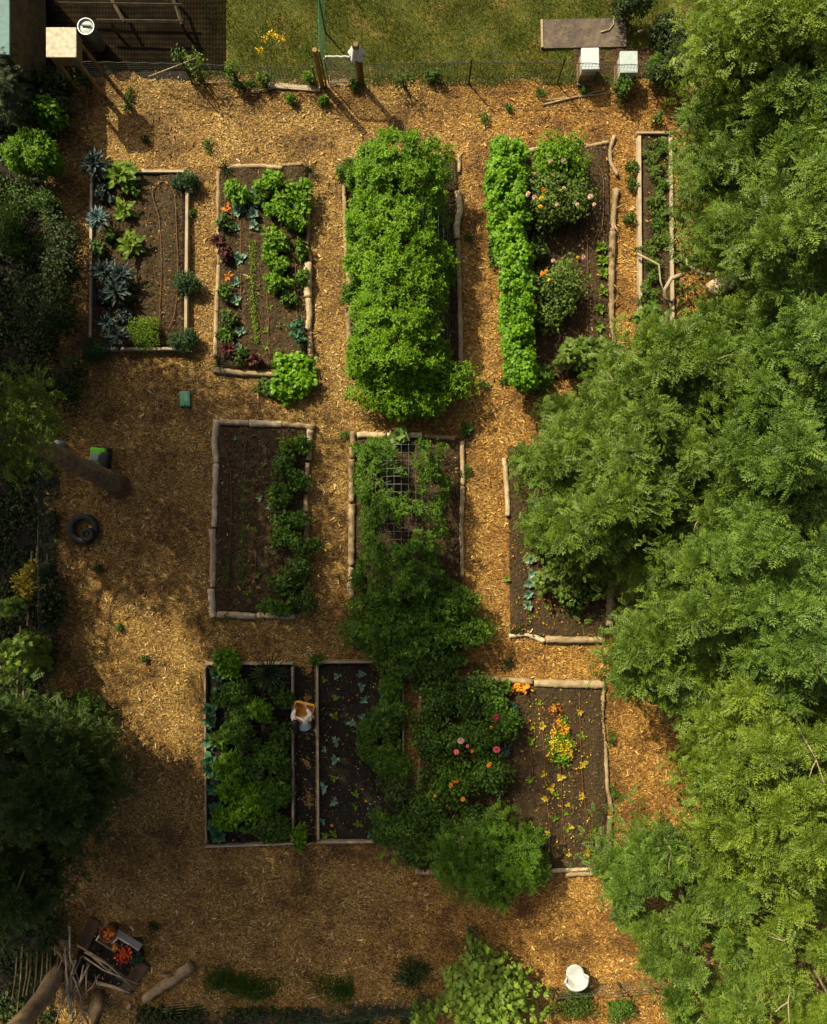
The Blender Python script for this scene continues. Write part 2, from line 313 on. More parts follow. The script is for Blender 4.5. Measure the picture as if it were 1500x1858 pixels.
# ------------------------------------------------------------------ leaf templates  (x along the leaf, y across, z up)
def T_simple(w=.5, dr=.12):
    return np.array([(0, 0, 0), (.42, w/2, .06), (1, 0, -dr), (.42, -w/2, .06)]), [(0, 2, 1), (0, 3, 2)]
def T_oval(w=.6, dr=.15, cup=.08):
    return np.array([(0, 0, 0), (.22, .36*w, cup*.6), (.62, .46*w, cup), (1, 0, -dr), (.62, -.46*w, cup), (.22, -.36*w, cup*.6), (.5, 0, 0)]), [(0, 6, 2, 1), (6, 3, 2), (0, 5, 4, 6), (6, 4, 3)]
def T_pinnate(pairs=5, ll=.31, lw=.135, dr=.3):
    V = []; F = []
    def leaflet(x, a, L):
        z = -dr*x*x; c, s_ = math.cos(a), math.sin(a); k = len(V)
        for p, q in ((0, 0), (.5, lw/2/ll), (1, 0), (.5, -lw/2/ll)):
            V.append((x+(p*c-q*s_)*L, (p*s_+q*c)*L, z-.05*p+(0.02 if q else 0)))
        F.append((k, k+1, k+2, k+3))
    for i in range(pairs):
        x = .2+.62*i/(pairs-1); L = ll*(1.0-.25*abs(i-1.5)/pairs)
        leaflet(x, 1.02, L); leaflet(x, -1.02, L)
    leaflet(.84, 0, ll)
    return np.array(V), F
def T_tri(w=.62):
    V = []; F = []
    for a in (0, 2.0, -2.0):
        b, f = T_simple(w, .15); k = len(V); c, s_ = math.cos(a), math.sin(a); L = .62 if a == 0 else .55
        for p in b: V.append((.38+(p[0]*c-p[1]*s_)*L, (p[0]*s_+p[1]*c)*L, p[2]*L-(.03 if a else 0)))
        F += [tuple(i+k for i in q) for q in f]
    return np.array(V), F
def T_maple():
    pts = [(0, 0), (.12, .30), (.08, .5), (.34, .40), (.52, .56), (.58, .26), (1, 0)]
    V = [(x, y, -.1*x-.12*abs(y)) for x, y in pts]+[(x, -y, -.1*x-.12*abs(y)) for x, y in pts[-2:0:-1]]
    V.append((.38, 0, .03)); c = len(V)-1; n = c
    return np.array(V), [(c, (i+1) % n, i) for i in range(n)]
def T_round():
    V = [(.5+.5*math.cos(t), .5*math.sin(t), -.06) for t in np.linspace(0, 2*math.pi, 9)[:-1]]+[(.5, 0, .02)]
    return np.array(V), [(8, i, (i+1) % 8) for i in range(8)]
def T_strap(w=.2, arch=.35, seg=5, wavy=.0, tip=.15):
    V = []; F = []
    for i in range(seg+1):
        t = i/seg; ww = w*(math.sin(math.pi*min(1, t*.85+.12))**.7)*(1 if i < seg else tip); z = arch*(t-1.35*t*t)
        wz = wavy*(1 if i % 2 else -1)
        V += [(t*(1-.12*t), ww/2, z+.03+wz), (t*(1-.12*t), 0, z), (t*(1-.12*t), -ww/2, z+.03-wz)]
    for i in range(seg):
        k = i*3; F += [(k, k+1, k+4, k+3), (k+1, k+2, k+5, k+4)]
    return np.array(V), F
def T_blade(w=.12): return np.array([(0, -w/2, 0), (0, w/2, 0), (1, 0, 0)]), [(0, 1, 2)]
def T_chip(w=.28): return np.array([(0, -w/2, 0), (1, -w/2*.7, .03), (1, w/2, 0), (.05, w/2*.9, .03)]), [(0, 1, 2, 3)]
TS, TO, TP, TT, TM, TR = T_simple(), T_oval(), T_pinnate(), T_tri(), T_maple(), T_round()
TP2 = T_pinnate(5, .28, .14, .35); TN = T_simple(.3, .1)

def rdir(rng, n):
    return nrm(rng.normal(size=(n, 3)))
def cloud(g, T, cen, rad, n, size, rng, mi=0, up=.65, out=.55, rnd=.45, shell=.55, hemi=False, zmin=.03):
    cen = np.atleast_2d(cen); rad = np.broadcast_to(np.asarray(rad, float), cen.shape)
    w = np.prod(rad, 1)**.66; idx = rng.choice(len(cen), n, p=w/w.sum())
    d = rdir(rng, n)
    if hemi: d[:, 2] = np.abs(d[:, 2])
    r = shell+(1-shell)*rng.random(n)
    r *= np.where(rng.random(n) < .25, rng.random(n)**.5, 1)
    P = cen[idx]+d*r[:, None]*rad[idx]
    k = P[:, 2] > zmin; P = P[k]; d = d[k]; n = len(P)
    N = d*out+np.array([0, 0, up])+rng.normal(size=(n, 3))*rnd
    F = d+rng.normal(size=(n, 3))*.8
    sz = size*rng.uniform(.65, 1.25, n)
    return g.inst(T, P, F, N, sz, mi)
def shoots(g, T, P0, rng, size, k=6, mi=0, elev=.25, nrmj=.45):
    """star-like shoots: k leaves round each tip"""
    n = len(P0); a0 = rng.random(n)*6.283; tilt = rng.normal(size=(n, 3))*.38
    for j in range(k):
        a = a0+j*6.283/k+rng.normal(size=n)*.25; e = elev+rng.normal(size=n)*.3
        F = np.stack([np.cos(a)*np.cos(e), np.sin(a)*np.cos(e), np.sin(e)], 1)+tilt
        N = np.stack([-np.cos(a)*np.sin(e), -np.sin(a)*np.sin(e), np.cos(e)], 1)+tilt+rng.normal(size=(n, 3))*nrmj
        g.inst(T, P0+nrm(F)*.02, F, N, size*rng.uniform(.55, 1.3, n), mi)
    return g

def bush(name, label, cat, u, v, ru, rv, H, T, size, n, mat, K=9, group=None, base_h=None, flowers=None, mat2=None, z0=0.0, sub=.42, stems=True):
    """a plant seen at (u,v) in the photograph, ru x rv pixels wide there, H metres tall"""
    rng = np.random.default_rng(seedof(u, v, ru))
    h = .6*H+z0; c = W(u, v, h); k = (HC-h)/HC/S; rx, ry = ru*k, rv*k
    base = np.array([c[0], c[1], z0])
    K = int(K*1.5); d = rdir(rng, K)*(rng.random(K)**.4)[:, None]*.82; d[:, 2] = np.abs(d[:, 2])*.9
    cen = np.stack([c[0]+d[:, 0]*rx, c[1]+d[:, 1]*ry, z0+H*(.42+.5*d[:, 2])], 1)
    rad = np.array([rx*sub, ry*sub, H*.34])*rng.uniform(.75, 1.2, (K, 1))
    n = int(n*(1.9 if n > 150 else 1.4)); size = size*.84; rad = rad*.92
    g = Geo(); cloud(g, T, cen, rad, n, size, rng)
    root = thing(name, label, cat, base, group)
    fo = g.obj('foliage', [mat] if mat2 is None else [mat, mat2], root, base)
    if mat2 is not None:
        pass
    if stems:
        s = Geo()
        for q in cen[:min(K, 8)]:
            mid = (base+q)/2+rng.normal(size=3)*.04*H
            s.tube([base+np.array([rng.normal()*.03, rng.normal()*.03, 0]), mid, q], [.014*H+.004, .010*H+.003, .004], 5)
        s.obj('stem', M['stem'], root, base)
    for (fu, fv, fs, fm) in (flowers or []):
        fh = z0+H*1.02; p = W(fu, fv, fh)
        f = flower_geo(p, fs, rng); f.obj('flower', M[fm], root, base)
    return root
def flower_geo(p, size, rng, layers=4):
    f = Geo()
    tl = rng.normal(size=3)*.25
    for j in range(layers):
        n = 13-j*2; a = np.arange(n)*6.283/n+j*.3; e = .1+j*.36
        F = np.stack([np.cos(a)*math.cos(e), np.sin(a)*math.cos(e), np.full(n, math.sin(e))], 1)+tl
        N = np.stack([-np.cos(a)*math.sin(e), -np.sin(a)*math.sin(e), np.full(n, math.cos(e))], 1)+tl
        f.inst(T_oval(.55, .05, .1), np.tile(p+np.array([0, 0, .01*j]), (n, 1)), F, N, size*(1-.18*j))
    return f
def rosette(name, label, cat, u, v, n, L, T, mat, group=None, e0=.2, e1=1.2, z0=.0, stem_h=0.0):
    rng = np.random.default_rng(seedof(u, v, n)); L *= rng.uniform(.7, 1.15) if n <= 9 else 1; h = z0+stem_h+L*.3; b = W(u, v, h); b[2] = z0
    g = Geo(); a = np.arange(n)*2.399+rng.random()*6; e = np.linspace(e0, e1, n)+rng.normal(size=n)*.12
    F = np.stack([np.cos(a)*np.cos(e), np.sin(a)*np.cos(e), np.sin(e)], 1); N = np.stack([-np.cos(a)*np.sin(e), -np.sin(a)*np.sin(e), np.cos(e)], 1)+rng.normal(size=(n, 3))*.12
    P = np.tile(b+np.array([0, 0, stem_h+.02]), (n, 1)); P[:, 2] += np.linspace(-.3, .0, n)*stem_h
    g.inst(T, P, F, N, L*np.linspace(1.1, .6, n)*rng.uniform(.85, 1.15, n))
    if stem_h > .05:
        root = thing(name, label, cat, b, group); g.obj('foliage', mat, root, b)
        Geo().tube([b, b+np.array([.01, .01, stem_h*.6]), b+np.array([0, 0, stem_h+.02])], [.02, .018, .012], 6).obj('stem', M['stem'], root, b)
        return root
    return tag(g.obj(name, mat, None, b), label, cat, group)

# ------------------------------------------------------------------ ground, lawn, soil
def sheet(name, x0, x1, y0, y1, step, zf, mat, rag=0.0):
    nx = max(2, int((x1-x0)/step)+1); ny = max(2, int((y1-y0)/step)+1)
    X, Y = np.meshgrid(np.linspace(x0, x1, nx), np.linspace(y0, y1, ny)); rng = np.random.default_rng(5)
    if rag:
        Y[0] += .12*np.sin(X[0]*2.1)+.08*np.sin(X[0]*5.3)+rng.normal(size=nx)*rag
    Z = zf(X, Y); V = np.stack([X.ravel(), Y.ravel(), Z.ravel()], 1)
    i = np.arange(nx-1)[None, :]+np.arange(ny-1)[:, None]*nx; i = i.ravel()
    L = np.stack([i, i+1, i+1+nx, i+nx], 1).ravel()
    g = Geo(); g.add(V, L, np.full(len(i), 4)); o = g.obj(name, mat, smooth=True); return tag(o, kind='structure')
def gfade(X, Y): return gz(X, Y)*np.clip((40-np.maximum(abs(X), abs(Y)))/20, 0, 1)
sheet('ground', -160, 160, -160, 160, .5, gfade, M['ground'])
sheet('lawn', -6.0, 60, 12.15, 70, .4, lambda X, Y: gfade(X, Y)+.02, M['lawn'], .05)
sheet('grass_verge', -60, -10.35, -14.0, 11.0, .3, lambda X, Y: gfade(X, Y)+.02, M['shadesoil'])
sheet('shaded_corner_soil', -60, -6.0, 12.15, 70, .4, lambda X, Y: gfade(X, Y)+.022, M['shadesoil'], .04)  # near-black soil colour carries the shade of this corner
BEDS = {}
def soil(key, quad, h=.10, mat='soil', name='soil'):
    q = [W(*p)[:2] for p in quad]; rng = np.random.default_rng(seedof(*quad[0]))
    nx = int(np.linalg.norm(q[1]-q[0])/.045)+2; ny = int(np.linalg.norm(q[3]-q[0])/.045)+2
    s, t = np.meshgrid(np.linspace(0, 1, nx), np.linspace(0, 1, ny)); s = s[..., None]; t = t[..., None]
    P = (q[0]*(1-s)+q[1]*s)*(1-t)+(q[3]*(1-s)+q[2]*s)*t
    e = np.minimum(np.minimum(s, 1-s)*nx, np.minimum(t, 1-t)*ny)[..., 0]
    z = gz(P[..., 0], P[..., 1])+np.clip(e/2.0, 0, 1)*(h+rng.normal(size=e.shape)*.011+.018*np.sin(P[..., 0]*9)+.012*np.sin(P[..., 1]*7+P[..., 0]*3))-.01*(e < .5)
    V = np.concatenate([P, z[..., None]], 2).reshape(-1, 3)
    i = (np.arange(nx-1)[None, :]+np.arange(ny-1)[:, None]*nx).ravel()
    g = Geo(); g.add(V, np.stack([i, i+nx, i+1+nx, i+1], 1).ravel(), np.full(len(i), 4)); BEDS[key] = q
    return tag(g.obj(name, M[mat], smooth=False), kind='structure')
soil('b1', [(164, 312), (338, 312), (336, 632), (163, 632)])
soil('b2', [(398, 302), (560, 300), (562, 668), (392, 672)])
soil('b3', [(630, 290), (832, 290), (835, 690), (632, 690)])
soil('b4', [(905, 268), (1106, 262), (1114, 680), (920, 700)])
soil('b5', [(1162, 242), (1217, 242), (1220, 640), (1163, 640)])
soil('b6', [(394, 772), (560, 776), (552, 1112), (388, 1114)])
soil('b7', [(644, 794), (836, 796), (840, 1180), (640, 1180)])
soil('b8', [(920, 810), (1105, 808), (1106, 1160), (925, 1155)])
soil('b9', [(372, 1206), (530, 1206), (530, 1533), (373, 1535)], mat='shadesoil')  # this bed and the next: shade put into a darker soil colour
soil('b10', [(576, 1204), (730, 1204), (732, 1528), (577, 1527)], mat='shadesoil')
soil('b11', [(760, 1236), (1096, 1246), (1107, 1576), (758, 1578)])
soil('heap', [(150, 1690), (262, 1700), (240, 1800), (130, 1770)], .03, 'shadesoil', 'soil_mound')
soil('path', [(534, 1206), (572, 1206), (574, 1530), (534, 1532)], .022, 'shadesoil', 'path')  # bare dirt strip, its shade put into the dark soil colour
def in_beds(P):
    m = np.zeros(len(P), bool)
    for q in BEDS.values():
        ins = np.ones(len(P), bool)
        for i in range(4):
            a, b = q[i], q[(i+1) % 4]; ins &= ((b[0]-a[0])*(P[:, 1]-a[1])-(b[1]-a[1])*(P[:, 0]-a[0])) < 0
        m |= ins
    return m
# loose chips
rng = np.random.default_rng(11)
n = 470000; P = np.stack([rng.uniform(-10.4, 12.5, n), rng.uniform(-15, 12.2, n)], 1)
ib = in_beds(P); keep = ~ib | (rng.random(n) < .03); P = P[keep]; ib = ib[keep]; n = len(P)
a = rng.random(n)*6.283; P3 = np.concatenate([P, (gz(P[:, 0], P[:, 1])+.006+rng.random(n)*.014+ib*.115)[:, None]], 1)
L = np.exp(rng.normal(math.log(.037), .50, n)).clip(.013, .16)
g = Geo(); g.inst(T_chip(), P3, np.stack([np.cos(a), np.sin(a), rng.normal(size=n)*.16], 1), np.stack([rng.normal(size=n)*.42, rng.normal(size=n)*.42, np.ones(n)], 1), L)
tag(g.obj('wood_chips', M['chip']), 'loose tan wood chips strewn over the paths', 'wood chips', kind='stuff')
n = 60000; P = np.stack([rng.uniform(-9.2, 7.4, n), rng.uniform(-10.2, 10.8, n)], 1); P = P[in_beds(P)]; n = len(P)
P3 = np.concatenate([P, (gz(P[:, 0], P[:, 1])+.10)[:, None]], 1)
TCL = (np.array([(1, 0, 0), (-.8, .2, 0), (.1, .9, .1), (0, -1, 0), (0, .1, .7), (.1, 0, -.6)]), [(0, 2, 4), (2, 1, 4), (1, 3, 4), (3, 0, 4), (2, 0, 5), (1, 2, 5), (3, 1, 5), (0, 3, 5)])
tag(Geo().inst(TCL, P3, rng.normal(size=(n, 3)), rng.normal(size=(n, 3)), np.exp(rng.normal(math.log(.014), .5, n)).clip(.006, .05)).obj('soil_clods', M['soil']), 'crumbs and clods of dark soil in the beds', 'soil', kind='stuff')
# fallen leaves
n = 5200; P = np.stack([rng.uniform(-10, 9, n), rng.uniform(-14, 12, n)], 1)
wgt = np.where(in_beds(P), .16, .16)+.24*(P[:, 1] < -3)*(P[:, 0] < 3)+.2*(P[:, 0] > 2.4)*(P[:, 1] > -4)*(P[:, 1] < 2); P = P[rng.random(n) < wgt]; n = len(P); ib = in_beds(P)
P3 = np.concatenate([P, (gz(P[:, 0], P[:, 1])+.03+ib*.11)[:, None]], 1)
for nm, mt, part, lab in (('fallen_leaves', 'yellow', 0, 'yellow fallen leaves scattered over soil and chips'), ('fallen_leaves', 'orange', 1, 'orange brown fallen leaves scattered over soil and chips')):
    k = (np.arange(n) % 2) == part; m_ = k.sum()
    tag(Geo().inst(TO, P3[k], rng.normal(size=(m_, 3)), np.stack([rng.normal(size=m_)*.3, rng.normal(size=m_)*.3, np.ones(m_)], 1), np.exp(rng.normal(math.log(.045), .4, m_)).clip(.02, .12)).obj(nm, M[mt]), lab, 'fallen leaves', kind='stuff')
# grass on the lawn
n = 130000; P = np.stack([rng.uniform(-6.0, 8.5, n), rng.uniform(12.1, 15.2, n)], 1)
wv = np.sin(P[:, 0]*1.7+2)*np.sin(P[:, 1]*2.3)+.6*np.sin(P[:, 0]*4.1+P[:, 1]*3.3)
P = P[rng.random(n) < np.clip(.75-.35*wv, .15, 1)]; n = len(P)
P3 = np.concatenate([P, (gfade(P[:, 0], P[:, 1])+.02)[:, None]], 1); F = rng.normal(size=(n, 3))*.55+np.array([0, 0, .75])
tag(Geo().inst(T_blade(.16), P3, F, rng.normal(size=(n, 3)), rng.uniform(.05, .10, n)).obj('lawn_grass', M['grass']), 'short olive grass on the lawn beyond the wire fence', 'grass', kind='stuff')

# ------------------------------------------------------------------ timber beds, logs
def board_between(g, p, q, w=.05, h=.2, z=0.0):
    p = np.array(p); q = np.array(q); d = q-p; L = np.linalg.norm(d[:2]); c = (p+q)/2
    g.box((c[0], c[1], z+h/2), (L, w, h), math.atan2(d[1], d[0]), bev=.006)
def plank_bed(label, edges):
    o = thing('raised_bed', label, 'raised bed', W(*edges[0][0]), 'plank edged beds')
    for p, q, w, h in edges:
        b = W(*p, h); c = W(*q, h); ba = np.array([(b+c)[0]/2, (b+c)[1]/2, 0]); d = c-b
        g = Geo(); board_between(g, b-ba*[1, 1, 0], c-ba*[1, 1, 0], w, h)
        # store the board along its own x axis so the grain runs with it
        e = Geo(); e.box((0, 0, h/2), (np.linalg.norm(d[:2]), w, h), 0, bev=.006)
        bo = e.obj('board', M['board'], o, (0, 0, 0)); bo.location = ba-np.array(o.location); bo.rotation_euler.z = math.atan2(d[1], d[0])
    return o
plank_bed('pale plank bed of blue kale with a bare right half, near the square box', [((165, 318), (163, 614), .07, .2), ((172, 310), (334, 310), .07, .2), ((339, 316), (336, 628), .08, .2), ((166, 633), (332, 632), .07, .2)])
plank_bed('narrow plank bed of strawberry leaves beside the right hand trees', [((1160, 246), (1163, 640), .09, .2), ((1156, 240), (1221, 240), .06, .2), ((1217, 246), (1221, 600), .09, .2)])
plank_bed('plank bed crowded with leafy crops on the left of the person', [((371, 1212), (373, 1530), .05, .22), ((371, 1205), (532, 1204), .05, .22), ((530, 1211), (531, 1526), .06, .22), ((371, 1537), (533, 1531), .05, .22)])
plank_bed('plank bed of small seedlings in rows on the right of the person', [((575, 1208), (577, 1524), .06, .22), ((573, 1202), (730, 1200), .06, .22), ((574, 1529), (734, 1527), .06, .22), ((731, 1207), (732, 1522), .05, .22)])

def log(label, pts, r0, r1=None, mat='log', name='border_log', cat='log', group='logs edging the beds', twig=None, zoff=0.0):
    """a log lying on the ground; pts in photograph pixels, radius in metres"""
    r1 = r1 or r0; rm = max(r0, r1); rng = np.random.default_rng(seedof(*pts[0], *pts[-1]))
    P = [W(u, v, rm*1.5) for u, v in pts]; P = np.array(P); 
    # resample
    seg = np.linalg.norm(np.diff(P, axis=0), axis=1); cum = np.concatenate([[0], np.cumsum(seg)]); m = max(5, int(cum[-1]/.085)+2)
    tt = np.linspace(0, cum[-1], m); Q = np.stack([np.interp(tt, cum, P[:, i]) for i in range(3)], 1)
    rr = np.linspace(r0, r1, m)*(1+rng.normal(size=m)*.04)
    Q[:, :2] += rng.normal(size=(m, 2))*rm*.055; Q[:, 2] = rr*.92+zoff
    c = Q.mean(0); c[2] = 0; ang = math.atan2(*(Q[-1]-Q[0])[1::-1])
    ca, sa = math.cos(-ang), math.sin(-ang); q = Q-c; loc = np.stack([q[:, 0]*ca-q[:, 1]*sa, q[:, 0]*sa+q[:, 1]*ca, q[:, 2]], 1)
    g = Geo(); g.tube(loc, rr, 14, 0, .11, rng)
    for tw in (twig or []):
        t, an, L = tw; i = int(t*(m-1)); d = np.array([math.cos(an), math.sin(an), .5]); g.tube([loc[i], loc[i]+d*L*.5, loc[i]+d*L+np.array([0, 0, -.03])], [rr[i]*.4, rr[i]*.3, rr[i]*.15], 6)
    o = g.obj(name, M[mat], None, (0, 0, 0), smooth=True); o.location = c; o.rotation_euler.z = ang
    return tag(o, label, cat, group)
# bed of beans and cabbages
log('thin grey log on the upper left side of the cabbage and bean bed', [(396, 312), (395, 400), (396, 480)], .055, .05)
log('grey log on the lower left side of the cabbage and bean bed', [(396, 480), (392, 560), (390, 648)], .06, .075)
log('long bowed log along the top of the cabbage and bean bed', [(412, 302), (470, 300), (512, 304)], .07, .06)
log('short thin log in the top right corner of the cabbage and bean bed', [(505, 300), (548, 297)], .05)
log('thin crooked branch on the upper right side of the cabbage and bean bed', [(558, 385), (559, 430), (556, 445), (564, 474)], .055, .05)
log('thick pale log half way down the right side of the cabbage and bean bed', [(558, 476), (558, 538)], .115, .11, 'palelog')
log('second thick pale log below a dark gap on the right of the bean bed', [(559, 541), (561, 570), (558, 599)], .095, .09, 'palelog')
log('brown log at the lower right end of the cabbage and bean bed', [(561, 601), (563, 650)], .08, .085)
log('split log along the bottom of the cabbage and bean bed', [(385, 670), (440, 677), (510, 679)], .08, .07)
# bed of the overgrown arch
log('thin log on the upper left side of the fully overgrown bean arch', [(624, 335), (626, 420), (628, 470)], .06)
log('log on the left of the overgrown bean arch, half way down', [(630, 472), (633, 520)], .065)
log('thicker log on the lower left side of the overgrown bean arch', [(631, 560), (635, 640)], .085)
log('thin log at the top of the overgrown bean arch', [(632, 286), (700, 290)], .06)
log('pale stick at the top right of the overgrown bean arch', [(740, 291), (790, 293)], .04)
log('white bent log on the upper right side of the overgrown bean arch', [(830, 346), (835, 380), (828, 410), (829, 432)], .095, .085, 'palelog')
log('long shaded brown log on the right side of the overgrown bean arch', [(831, 436), (834, 540), (837, 665)], .065, .075)
log('short stub of log in the top right corner of the arch bed', [(833, 280), (833, 312)], .05)
# rose bed
log('grey log along the top of the rose bed', [(955, 273), (1010, 266), (1062, 262)], .065)
log('slanting pale stick in the top right corner of the rose bed', [(1060, 266), (1104, 257)], .05)
log('forked grey driftwood piece at the top right corner of the rose bed', [(1115, 246), (1107, 270), (1108, 292), (1121, 318)], .055, .05, 'log', twig=[(.5, 2.6, .3)])
log('white thin stick inside the right side of the rose bed', [(1099, 312), (1097, 330), (1099, 367)], .035, .025, 'palelog')
log('long upper grey trunk on the right side of the rose bed', [(1119, 342), (1114, 385), (1113, 420)], .08, .075, 'log', twig=[(.5, 2.0, .35), (.8, .4, .3)])
log('long lower grey trunk on the right side of the rose bed', [(1113, 420), (1110, 500), (1111, 590), (1120, 655)], .10, .06, 'log', twig=[(.4, .7, .3), (.6, 2.6, .35)])
log('log half hidden under the leafy hedge of the rose bed', [(908, 480), (914, 570), (921, 680)], .06)
# bed of bare soil and dark bushes
log('top log on the left side of the bare log bed', [(392, 762), (388, 800), (391, 840)], .10, .09, 'palelog')
log('second log down on the left side of the bare log bed', [(391, 842), (389, 900), (388, 956)], .09, .085, 'palelog')
log('third log down on the left side of the bare log bed, set outwards', [(384, 960), (386, 1010), (384, 1066)], .10, .085, 'palelog')
log('lowest short log on the left side of the bare log bed', [(382, 1069), (385, 1120)], .10, .09, 'palelog')
log('left log of three along the top of the bare log bed', [(398, 765), (450, 767)], .085, .085, 'palelog')
log('middle whitest log of three along the top of the bare log bed', [(452, 768), (511, 769)], .10, .095, 'palelog')
log('right smoother log of three along the top of the bare log bed', [(513, 770), (571, 774)], .08, .085, 'log')
log('top white log on the right side of the bare log bed', [(562, 780), (559, 834)], .09, .075, 'palelog')
log('thin middle log on the right side of the bare log bed', [(558, 840), (554, 892)], .07, .065, 'palelog')
log('lower log on the right side of the bare log bed behind bushes', [(554, 896), (556, 960), (552, 1012)], .065, .08)
log('left white log along the bottom of the bare log bed', [(393, 1115), (462, 1119)], .10, .085, 'palelog')
log('right log along the bottom of the bare log bed under leaves', [(466, 1117), (535, 1118)], .085, .08, 'palelog')
# bed of the wire arch
log('short top log on the left side of the wire arch bed', [(641, 782), (639, 830)], .09, .085)
log('second log on the left side of the wire arch bed', [(637, 833), (637, 911)], .09, .085)
log('thickest long log on the left side of the wire arch bed', [(638, 915), (637, 1026)], .105, .09)
log('pale crooked log at the foot of the left side of the wire arch bed', [(637, 1029), (634, 1065), (639, 1084)], .08, .075, 'palelog')
log('white log at the top left of the wire arch bed', [(648, 789), (700, 790)], .095, .095, 'palelog')
log('white log behind the squash leaves at the top of the wire arch bed', [(702, 790), (766, 789)], .08, .08, 'palelog')
log('brown rough log at the top right of the wire arch bed', [(770, 791), (826, 795)], .07, .065)
log('upper thin log on the right side of the wire arch bed', [(838, 800), (840, 880)], .065, .065)
log('lower long thin log on the right side of the wire arch bed', [(839, 882), (837, 960), (839, 1048)], .07, .06)
# bed under the tree edge
log('lichen spotted log on the left side of the cabbage row bed', [(915, 830), (920, 885), (922, 936)], .07, .075, 'palelog')
log('short log at the top of the cabbage row bed below the leaves', [(962, 806), (999, 805)], .075, .07)
log('curved pale branch at the bottom left of the cabbage row bed', [(924, 1155), (955, 1151), (972, 1157), (988, 1164)], .055, .075, 'palelog', twig=[(.6, 1.2, .2)])
log('thick straight log along the bottom of the cabbage row bed', [(990, 1160), (1040, 1162), (1098, 1162)], .105, .085)
log('upright lying thick log at the right end of the cabbage row bed', [(1108, 1052), (1108, 1090), (1105, 1135)], .11, .095)
# dahlia bed
log('left lichen grey log along the top of the dahlia bed', [(822, 1230), (890, 1233), (966, 1238)], .06, .09)
log('right smooth thick log along the top of the dahlia bed', [(969, 1240), (1030, 1242), (1096, 1243)], .105, .115)
log('long wavy branch down the right side of the dahlia bed', [(1095, 1253), (1092, 1300), (1100, 1375), (1102, 1430), (1112, 1474)], .065, .055)
log('short log at the lower right side of the dahlia bed', [(1107, 1482), (1105, 1545)], .075, .07)
log('short pale log at the bottom left of the dahlia bed', [(753, 1582), (800, 1585)], .085, .06, 'palelog')
log('upper of two split logs at the bottom right of the dahlia bed', [(998, 1581), (1078, 1577)], .055, .05, 'palelog')
log('lower of two split logs at the bottom right of the dahlia bed', [(1026, 1588), (1078, 1586)], .06, .055)
log('upper thin branch on the left side of the dahlia bed', [(764, 1242), (762, 1290), (760, 1342)], .05, .05)
log('forked pale branch on the left side of the dahlia bed', [(758, 1345), (764, 1362), (760, 1400), (757, 1446)], .05, .04, 'palelog', twig=[(.15, 2.0, .35)])

# ------------------------------------------------------------------ irrigation hoses
def hose(label, pts, h=.130, r=.012, mat='hose', name='irrigation_hose', cat='hose', group='brown drip hoses in the beds'):
    P = np.array([W(u, v, h) for u, v in pts]); rng = np.random.default_rng(seedof(*pts[0]))
    cum = np.concatenate([[0], np.cumsum(np.linalg.norm(np.diff(P, axis=0), axis=1))]); m = int(cum[-1]/.12)+3; t = np.linspace(0, cum[-1], m)
    Q = np.stack([np.interp(t, cum, P[:, i]) for i in range(3)], 1)
    for _ in range(3): Q[1:-1] = (Q[:-2]+2*Q[1:-1]+Q[2:])/4
    Q[:, :2] += np.cumsum(rng.normal(size=(m, 2))*.004, 0)*.6; Q[:, 2] += rng.normal(size=m)*.004
    return tag(Geo().tube(Q, r, 6).obj(name, M[mat], None, Q[0], True), label, cat, group)
hose('orange brown hose looped over the bare half of the kale bed', [(288, 588), (292, 500), (291, 430), (288, 390), (274, 350), (279, 332), (295, 325), (310, 334), (318, 355), (321, 430), (322, 500), (319, 560), (312, 585), (304, 600)])
hose('short straight hose beside the dark kale in the kale bed', [(247, 480), (247, 505)])
hose('hose in the left row of the cabbage and bean bed', [(436, 400), (436, 470), (437, 530), (434, 560)])
hose('hose in the right row of the cabbage and bean bed', [(492, 385), (492, 420), (538, 470), (535, 520), (538, 560), (540, 590)])
hose('hose between yellow leaves low in the cabbage and bean bed', [(484, 530), (487, 590), (484, 620), (489, 650)])
hose('long hose beside the roses in the rose bed', [(1058, 300), (1063, 360), (1065, 430), (1066, 500), (1064, 560), (1065, 640)])
hose('bent hose on the bare soil at the right of the rose bed', [(1060, 296), (1075, 290), (1090, 305), (1095, 330), (1094, 400), (1090, 425)])
hose('left hose on the bare log bed', [(408, 815), (418, 860), (419, 930), (415, 1000), (412, 1060)])
hose('looped middle hose on the bare log bed', [(442, 850), (443, 810), (450, 790), (470, 788), (482, 810), (483, 840)])
hose('short hose stretch low in the bare log bed', [(463, 1000), (464, 1035), (461, 1060)])
hose('hose linking the pale cabbages beside the lichen log', [(956, 815), (962, 860), (968, 900), (967, 930), (963, 1000), (960, 1060), (957, 1110), (955, 1140)])
hose('left hose among yellow seedlings in the dahlia bed', [(958, 1300), (962, 1350), (966, 1410)])
hose('second hose among yellow seedlings in the dahlia bed', [(980, 1275), (986, 1340), (991, 1420), (998, 1500), (998, 1545)])
hose('third hose below the orange flowers in the dahlia bed', [(1016, 1390), (1020, 1440), (1022, 1500), (1026, 1535)])
hose('rightmost hose bending under the last yellow seedlings of the dahlia bed', [(1051, 1255), (1053, 1340), (1056, 1420), (1062, 1470), (1072, 1510), (1068, 1545), (1040, 1552)])

